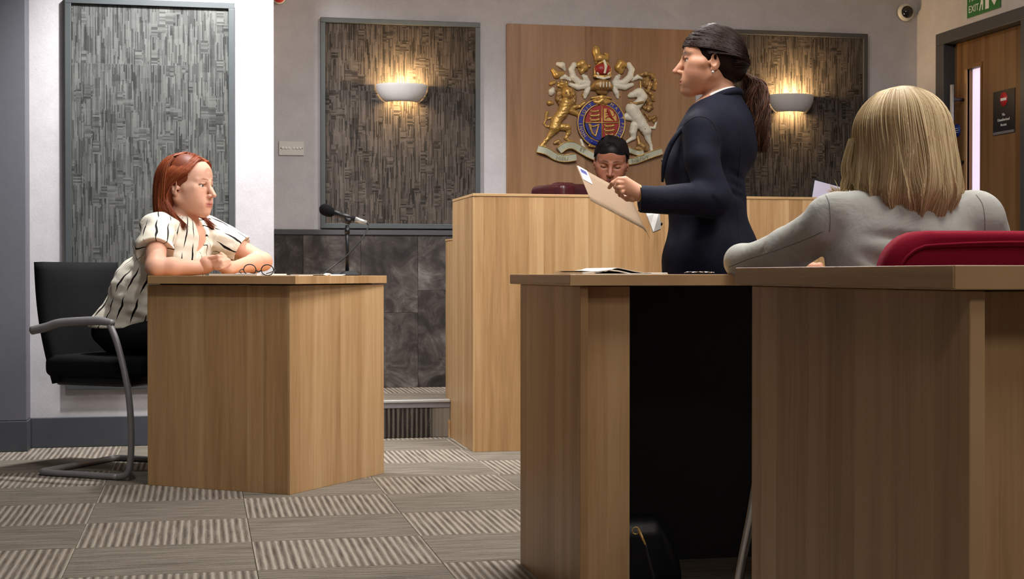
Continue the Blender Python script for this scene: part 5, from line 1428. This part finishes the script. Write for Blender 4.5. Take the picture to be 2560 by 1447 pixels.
        paths.append(spline_n(p, n))
    for i in range(220):       # flick of hair over the left shoulder
        a = rg.rand(); p = [(.02+.025*a, .099, .02), (.03+.025*a, .106+.003*rg.randn(), -.04), (.035+.025*a, .104+.005*rg.randn(), -.080), (.040+.02*a+.006*rg.randn(), .118+.006*rg.rand(), -.100), (.042+.02*a+.008*rg.randn(), .136+.012*rg.rand(), -.104+.012*rg.randn())]
        paths.append(spline_n(p, n))
    cap = SDF((-.16, -.14, -.19), (.13, .14, .14), .004)
    cap.ell((-.018, 0, .022), (.105, .095, .099), k=0); cap.ell((-.040, 0, -.050), (.086, .098, .100), k=.03); cap.ell((.10, 0, -.05), (.075, .075, .10), k=.01, op='s')
    hair_obj('hair', cap.mesh(), paths, .0012, ((156, 123, 78), (244, 222, 178)), M['hair'], root, HM @ Matrix.Scale(S, 4), 9)
build_blonde()
# ================================================================= carved coat of arms
def build_arms():
    K = 1/4.386
    def W(cx, cy, d=0.0):   # crest drawing coordinates -> wall ; d = how far it stands out (m)
        p = on_y(1320+cx*K, 100+cy*K, wpY); return Vector((p.x, wpY-d, p.z))
    U = (W(1000, 700)-W(500, 700)).x/500      # metres per drawing unit
    root = tag(empty('coat_of_arms', W(795, 900)), 'carved and gilded royal coat of arms on the veneer panel', 'coat of arms')
    # local sculpting frame: x right, y up (drawing units*U), z out of the wall
    o0 = W(795, 900)
    def L(cx, cy, d): q = W(cx, cy); return np.array([q.x-o0.x, q.z-o0.z, d])
    Mx = Matrix(((1, 0, 0, o0.x), (0, 0, -1, wpY), (0, 1, 0, o0.z), (0, 0, 0, 1)))
    def sculpt(name, strokes, mat, blobs=(), flat=.62, k=.004, h=.0028, sub=(), base=.0, wob=.0):
        pts = [p for st in strokes for p in st]+[b for b in blobs]
        xs = [p[0] for p in pts]; ys = [p[1] for p in pts]; rm = max([p[2] for p in pts]); 
        lo = L(min(xs)-rm-20, max(ys)+rm+20, 0); hi = L(max(xs)+rm+20, min(ys)-rm-20, 0)
        lo[2] = -.004; hi[2] = rm*U*2*flat+.07
        s = SDF(lo, hi, h)
        for st in strokes:
            for a, b in zip(st[:-1], st[1:]):
                da = (a[3] if len(a) > 3 else 0)+a[2]*U*flat*.8+base; db = (b[3] if len(b) > 3 else 0)+b[2]*U*flat*.8+base
                s.rc(L(a[0], a[1], da), L(b[0], b[1], db), a[2]*U, b[2]*U, k)
        for b in blobs:
            d = (b[4] if len(b) > 4 else 0)+b[2]*U*flat*.7+base; ry = b[3] if len(b) > 3 else b[2]
            s.ell(L(b[0], b[1], d), (b[2]*U, ry*U, min(b[2], ry)*U*flat*1.25+.003), None, k)
        for st in sub:
            for a, b in zip(st[:-1], st[1:]): s.rc(L(a[0], a[1], a[3]), L(b[0], b[1], b[3]), a[2]*U, b[2]*U, .002, 's')
        if wob: s.wobble(wob, 330, len(strokes)+int(pts[0][0]))
        V, Fc = s.mesh(); V = xform(V, Mx)
        return sdf_obj(name, V, Fc, mat, root)
    G, Wt, DG = M['gold'], M['crest_white'], M['dark_gilt']
    # lion supporter
    sculpt('lion', [[(410, 690, 62), (375, 790, 58), (305, 880, 52), (285, 960, 58)], [(440, 770, 34), (530, 805, 26), (585, 860, 20), (600, 895, 22)],
        [(285, 970, 50), (235, 1050, 26), (190, 1105, 18), (150, 1155, 18), (190, 1165, 14)], [(330, 950, 36), (430, 960, 36), (445, 1010, 24), (410, 1075, 18), (440, 1100, 15), (480, 1115, 12)],
        [(460, 740, 30), (560, 730, 22), (620, 690, 18)], [(255, 850, 12), (200, 865, 11), (172, 920, 11), (205, 950, 11), (250, 935, 12)], [(190, 870, 10), (205, 800, 20)]],
        G, [(418, 590, 62, 70, .012)], k=.004, wob=.0010)
    sculpt('lion_mane', [[(340, 560, 30), (330, 640, 34), (370, 710, 36), (440, 730, 36), (490, 680, 32), (500, 610, 26), (480, 540, 24)], [(360, 700, 26), (390, 760, 24)], [(440, 720, 26), (450, 780, 20)]],
        DG, [(350, 600, 34), (400, 690, 40), (470, 660, 36), (400, 540, 28)], k=.003, wob=.0028)
    sculpt('lion_face', [[(415, 560, 20, .03), (425, 620, 24, .036), (430, 660, 16, .03)]], DG, [(395, 590, 14, 12, .05), (440, 585, 14, 12, .05)], k=.002)
    sculpt('lion_crown', [[(325, 500, 16), (370, 515, 18), (425, 500, 16)], [(335, 490, 10), (330, 465, 12)], [(370, 480, 10), (368, 452, 14)], [(410, 488, 10), (418, 462, 12)]], G, [(370, 485, 38, 22)])
    # unicorn supporter
    sculpt('unicorn', [[(1190, 585, 46), (1130, 605, 30), (1110, 615, 22)], [(1215, 580, 52), (1250, 630, 50), (1215, 690, 46), (1150, 750, 58)],
        [(1130, 760, 72), (1185, 850, 64), (1240, 930, 60), (1290, 1000, 54)], [(1090, 830, 36), (1020, 870, 24), (1000, 920, 18), (1015, 970, 15)], [(1130, 850, 40), (1050, 850, 26), (1015, 890, 18)],
        [(1160, 940, 48), (1145, 1010, 40), (1155, 1070, 26), (1100, 1105, 18), (1070, 1125, 14)], [(1295, 1010, 48), (1310, 1080, 30), (1345, 1160, 18), (1352, 1225, 17)],
        [(1330, 960, 16), (1385, 965, 14), (1402, 910, 12), (1375, 880, 12)]], Wt, k=.004, wob=.0008)
    sculpt('unicorn_horn', [[(1222, 545, 10, .02), (1218, 450, 4, .02)]], G)
    sculpt('unicorn_mane', [[(1160, 430, 16), (1215, 390, 22), (1290, 370, 26), (1360, 395, 26), (1392, 460, 22), (1375, 540, 20)], [(1240, 430, 14), (1310, 430, 22), (1335, 500, 26), (1310, 550, 20)], [(1300, 560, 22), (1350, 600, 24), (1370, 660, 18)],
        [(1300, 660, 22), (1335, 710, 28), (1320, 760, 24), (1270, 740, 20)], [(1280, 800, 14), (1330, 870, 18), (1385, 850, 24), (1380, 890, 18)]], DG, [(1285, 480, 34, 40), (1340, 740, 28, 24)], k=.003, wob=.0024)
    sculpt('unicorn_collar', [[(1100, 700, 14, .03), (1170, 705, 15, .04), (1240, 690, 14, .03)]], DG, k=.003)
    sculpt('unicorn_chain', [[(1280, 910, 10, .03), (1262, 980, 10, .035), (1235, 1010, 10, .02)]], DG, k=.003)
    sculpt('unicorn_chain', [[(1200, 1060, 18), (1215, 1140, 30), (1260, 1170, 34), (1240, 1220, 24)], [(1190, 1190, 22), (1290, 1200, 22)]], DG, k=.003)
    # mantling
    for sx in (1, -1):
        X = lambda x: x if sx == 1 else 1600-x
        sculpt('mantling', [[(X(660), 470, 26), (X(560), 470, 34), (X(490), 410, 36), (X(470), 330, 34), (X(500), 275, 28), (X(540), 280, 20)], [(X(650), 450, 24), (X(625), 415, 30), (X(605), 395, 20)],
            [(X(650), 500, 30), (X(545), 520, 32), (X(460), 490, 20)], [(X(660), 530, 28), (X(635), 580, 30), (X(620), 630, 18)], [(X(460), 440, 16), (X(400), 405, 26), (X(360), 420, 16)]]
            , Wt, k=.002, wob=.0009)
        for stk in ([[(400, 330, 14), (370, 280, 34), (325, 265, 22)], [(270, 540, 20), (255, 570, 34), (250, 590, 24)]] if sx == 1 else []):
            sculpt('mantling', [stk], Wt, k=.004)
        for stk in ([[(X(545), 275, 30), (X(590), 260, 40), (X(620), 305, 36), (X(585), 345, 28), (X(555), 320, 14)], [(X(620), 560, 10), (X(600), 610, 14)]]
            + ([[(270, 330, 22), (310, 385, 36), (370, 370, 26)], [(250, 480, 22), (290, 465, 18)], [(230, 690, 26), (265, 690, 18)], [(640, 290, 10), (670, 290, 18)]] if sx == 1 else [])):
            sculpt('mantling_scroll', [stk], G, k=.004)
    # helmet, crown, crest
    sculpt('helmet', [[(700, 520, 34), (800, 500, 60), (900, 520, 34)], [(780, 560, 40), (830, 570, 36)]], DG, [(800, 500, 108, 66)], sub=[[(752, 505, 26, .078), (868, 505, 26, .078)]])
    for k_ in range(4):
        sculpt('helmet_bar', [[(762+k_*32, 480, 7, .066), (757+k_*34, 530, 7, .066)]], Wt)
    sculpt('crown_cap', [], M['crest_red'], [(805, 325, 88, 62, .008)])
    sculpt('crown', [[(722, 400, 18, .02), (805, 415, 22, .03), (888, 400, 18, .02)], [(722, 385, 12, .02), (722, 320, 12, .02), (760, 265, 12, .03), (805, 245, 14, .035)], [(888, 385, 12, .02), (890, 320, 12, .02), (850, 265, 12, .03), (805, 245, 14, .035)]], G)
    sculpt('crown_arch', [[(812, 240, 14, .04), (826, 300, 15, .05), (815, 370, 13, .045)], [(740, 415, 13, .035), (805, 432, 14, .04), (870, 415, 13, .035)], [(745, 370, 12, .03), (755, 385, 10, .03)], [(870, 368, 12, .03), (860, 385, 10, .03)]], Wt)
    sculpt('crest_lion', [[(745, 215, 26), (790, 200, 40), (850, 205, 32), (865, 165, 18), (840, 150, 12)], [(745, 150, 40), (760, 200, 34)], [(755, 220, 18), (745, 250, 16)], [(845, 215, 20), (860, 250, 16)], [(800, 220, 14), (810, 250, 12)]], G, [(742, 125, 42, 46)], k=.004)
    sculpt('crest_lion_crown', [[(715, 95, 12), (745, 100, 14), (772, 92, 12)]], G, [(745, 80, 24, 14)])
    # shield and garter
    cx0, cy0 = 795, 915
    def disc(name, rx, ry, d0, d1, mat, seg=56, inner=None):
        c = W(cx0, cy0); V = []; Fc = []
        prof = [(inner, d0), (inner, d1), (1.0, d1), (1.0, d0)] if inner else [(0.0, d1), (.985, d1), (1.0, d1-.002), (1.0, d0)]
        for i in range(seg):
            a = 2*math.pi*i/seg
            for (r, d) in prof: V.append((rx*U*r*math.cos(a), -d, ry*U*r*math.sin(a)))
        m = len(prof)
        for i in range(seg):
            j = (i+1) % seg
            for k in range(m-1): Fc.append((i*m+k, i*m+k+1, j*m+k+1, j*m+k))
        return mesh_obj(name, V, Fc, mat, root, False, loc=(c.x, wpY, c.z))
    disc('garter', 262, 262, 0, .020, M['crest_blue'], inner=.755)
    def ring(name, r, w, d): 
        c = W(cx0, cy0); tube(name, [(c.x+r*U*math.cos(a), wpY-d, c.z+r*U*math.sin(a)) for a in np.linspace(0, 2*math.pi, 64, endpoint=False)], w*U, G, root, 8, closed=True)
    ring('garter_edge', 258, 8, .020); ring('garter_edge', 197, 7, .020)
    def quarter(name, a0, a1, mat):
        c = W(cx0, cy0); pts = [(c.x, wpY-.024, c.z)]
        for k in range(15):
            a = math.radians(a0+(a1-a0)*k/14); pts.append((c.x+182*U*math.cos(a), wpY-.024, c.z+188*U*math.sin(a)))
        plate(name, pts, .010, mat, root, nrm=(0, -1, 0))
    quarter('shield_quarter', 0, 90, M['crest_red']); quarter('shield_quarter', 90, 180, M['crest_red']); quarter('shield_quarter', 180, 270, M['crest_blue']); quarter('shield_quarter', 270, 360, M['crest_red'])
    D = .030
    def bar(name, a, b, w): tube(name, [W(a[0], a[1], D), W(b[0], b[1], D)], w*U, G, root, 8)
    bar('shield_divider', (795, 730), (795, 1098), 7); bar('shield_divider', (615, 912), (975, 912), 7)
    def small_lion(x, y, s=1.0):
        sculpt('shield_lion', [[(x-44*s, y, 10*s, D), (x, y+2, 12*s, D), (x+44*s, y-6*s, 12*s, D)], [(x+46*s, y-10*s, 13*s, D), (x+60*s, y-4*s, 7*s, D)], [(x+36*s, y+4*s, 6*s, D), (x+52*s, y+20*s, 5*s, D)], [(x+14*s, y+6*s, 6*s, D), (x+18*s, y+24*s, 5*s, D)],
            [(x-40*s, y+4*s, 6*s, D), (x-50*s, y+24*s, 5*s, D)], [(x-24*s, y+4*s, 6*s, D), (x-20*s, y+24*s, 5*s, D)], [(x-46*s, y-4*s, 5*s, D), (x-62*s, y-16*s, 4*s, D), (x-40*s, y-24*s, 5*s, D)]], G, k=.001, h=.0021)
    for yy in (788, 836, 884): small_lion(716, yy, .82 if yy < 800 else .95)
    for yy in (950, 1000, 1046): small_lion(875, yy, .95 if yy < 1020 else .75)
    # rampant lion in a double border
    sculpt('rampant_lion', [[(905, 870, 9, D), (885, 840, 15, D), (870, 800, 15, D), (858, 778, 14, D)], [(885, 845, 9, D), (850, 850, 7, D), (835, 868, 6, D)], [(905, 865, 9, D), (925, 885, 7, D)], [(872, 805, 8, D), (838, 800, 6, D)], [(880, 820, 8, D), (840, 826, 6, D)], [(905, 850, 5, D), (935, 830, 5, D), (925, 795, 6, D)]], M['crest_red'], k=.001, h=.0021)
    plate('gold_field', [W(815, 892, .0302), W(955, 892, .0302), W(950, 830, .0302), W(905, 780, .0302), W(860, 762, .0302), W(815, 758, .0302)], .002, G, root, nrm=(0, -1, 0))
    # harp
    sculpt('harp', [[(660, 940, 13, D), (672, 985, 13, D), (690, 1030, 11, D), (722, 1058, 9, D)], [(655, 935, 14, D), (690, 955, 10, D), (720, 950, 9, D), (758, 935, 10, D)], [(758, 935, 9, D), (745, 990, 8, D), (725, 1055, 9, D)]] + [[(694+k*15, 960, 2.6, D), (700+k*9, 1035-k*6, 2.6, D)] for k in range(4)], G, k=.001, h=.002)
    # motto letters on the garter
    def around(s, a0, a1, r=228, size=50):
        for k, ch in enumerate(s):
            a = math.radians(a0+(a1-a0)*(k/(max(1, len(s)-1))))
            p = W(cx0+r*math.cos(a), cy0-r*math.sin(a), .0206)
            tdir = Vector((math.sin(a), 0, -math.cos(a))); up = Vector((math.cos(a), 0, math.sin(a)))
            text('motto_letter', ch, size*U, frame_mtx(p, tdir, up), G, root, .0012)
    around('HONI', 216, 182); around('SOIT', 158, 122); around('MAL', 60, 30); around('Y', 14, 14); around('PENSE', -2, -40)
    # garter knot at the top and buckle at the bottom
    sculpt('garter_knot', [[(720, 680, 20), (760, 690, 26), (800, 665, 30), (840, 690, 26), (885, 680, 20)], [(800, 690, 18), (800, 715, 14)], [(690, 640, 12), (800, 625, 20), (900, 640, 12)]], G, base=.014)
    sculpt('buckle', [[(665, 1160, 10), (690, 1080, 10), (800, 1110, 10)], [(660, 1165, 9), (760, 1180, 9)]], G, base=.014)
    sculpt('garter_strap', [[(690, 1120, 30), (760, 1150, 26), (800, 1160, 20)]], M['crest_blue'], base=.008)
    # ribbon scroll
    def ribbon(name, pts, half, d):
        c = catmull([(*p, 0) for p in pts], 8)[:, :2]; t = np.gradient(c, axis=0); t /= np.linalg.norm(t, axis=1)[:, None]; n = np.stack([-t[:, 1], t[:, 0]], 1)
        V = []; Fc = []; N = len(c)
        for i in range(N):
            for s, dd in ((-1, d), (1, d), (1, 0.0), (-1, 0.0)):
                q = c[i]+n[i]*s*half; V.append(W(q[0], q[1], dd+.006*math.sin(i/N*9)+.004)-o0)
        for i in range(N-1):
            a = 4*i
            for k in range(4): Fc.append((a+k, a+(k+1) % 4, a+4+(k+1) % 4, a+4+k))
        Fc.append((0, 3, 2, 1)); Fc.append((4*N-4, 4*N-3, 4*N-2, 4*N-1))
        ob = mesh_obj(name, [tuple(v) for v in V], Fc, M['scroll'], root, False, loc=o0)
        for s in (-1, 1):
            tube('ribbon_edge', [W(*(c[i]+n[i]*s*half), d+.006*math.sin(i/N*9)+.005) for i in range(N)], 5*U, G, ob, 6)
        return c
    ribbon('ribbon', [(100, 1195), (200, 1225), (300, 1280), (400, 1300), (520, 1285)], 38, .014)
    ribbon('ribbon', [(330, 1215), (400, 1165), (490, 1160), (580, 1210), (700, 1275), (800, 1310)], 38, .022)
    ribbon('ribbon', [(800, 1310), (930, 1330), (1060, 1335), (1180, 1320), (1320, 1265), (1460, 1220)], 34, .014)
    ribbon('ribbon', [(1070, 1200), (1140, 1220), (1210, 1240), (1260, 1235)], 28, .010)
    for s, (x, y), a, sz in (('DIEU', (360, 1296), -8, 62), ('ET', (585, 1205), -28, 58), ('DROIT', (1215, 1310), 12, 66)):
        an = math.radians(a); text('motto_word', s, sz*U, frame_mtx(W(x, y, .032), (math.cos(an), 0, math.sin(an)), (-math.sin(an), 0, math.cos(an))), M['ink'], root, .0008)
    # shamrock foliage at the foot
    sculpt('foliage', [[(290, 1130, 18), (330, 1110, 22), (360, 1150, 22), (340, 1185, 18)]], DG, k=.003)
    sculpt('thistle_leaf', [[(580, 1100, 16), (600, 1160, 16), (630, 1190, 10)]], Wt)
build_arms()
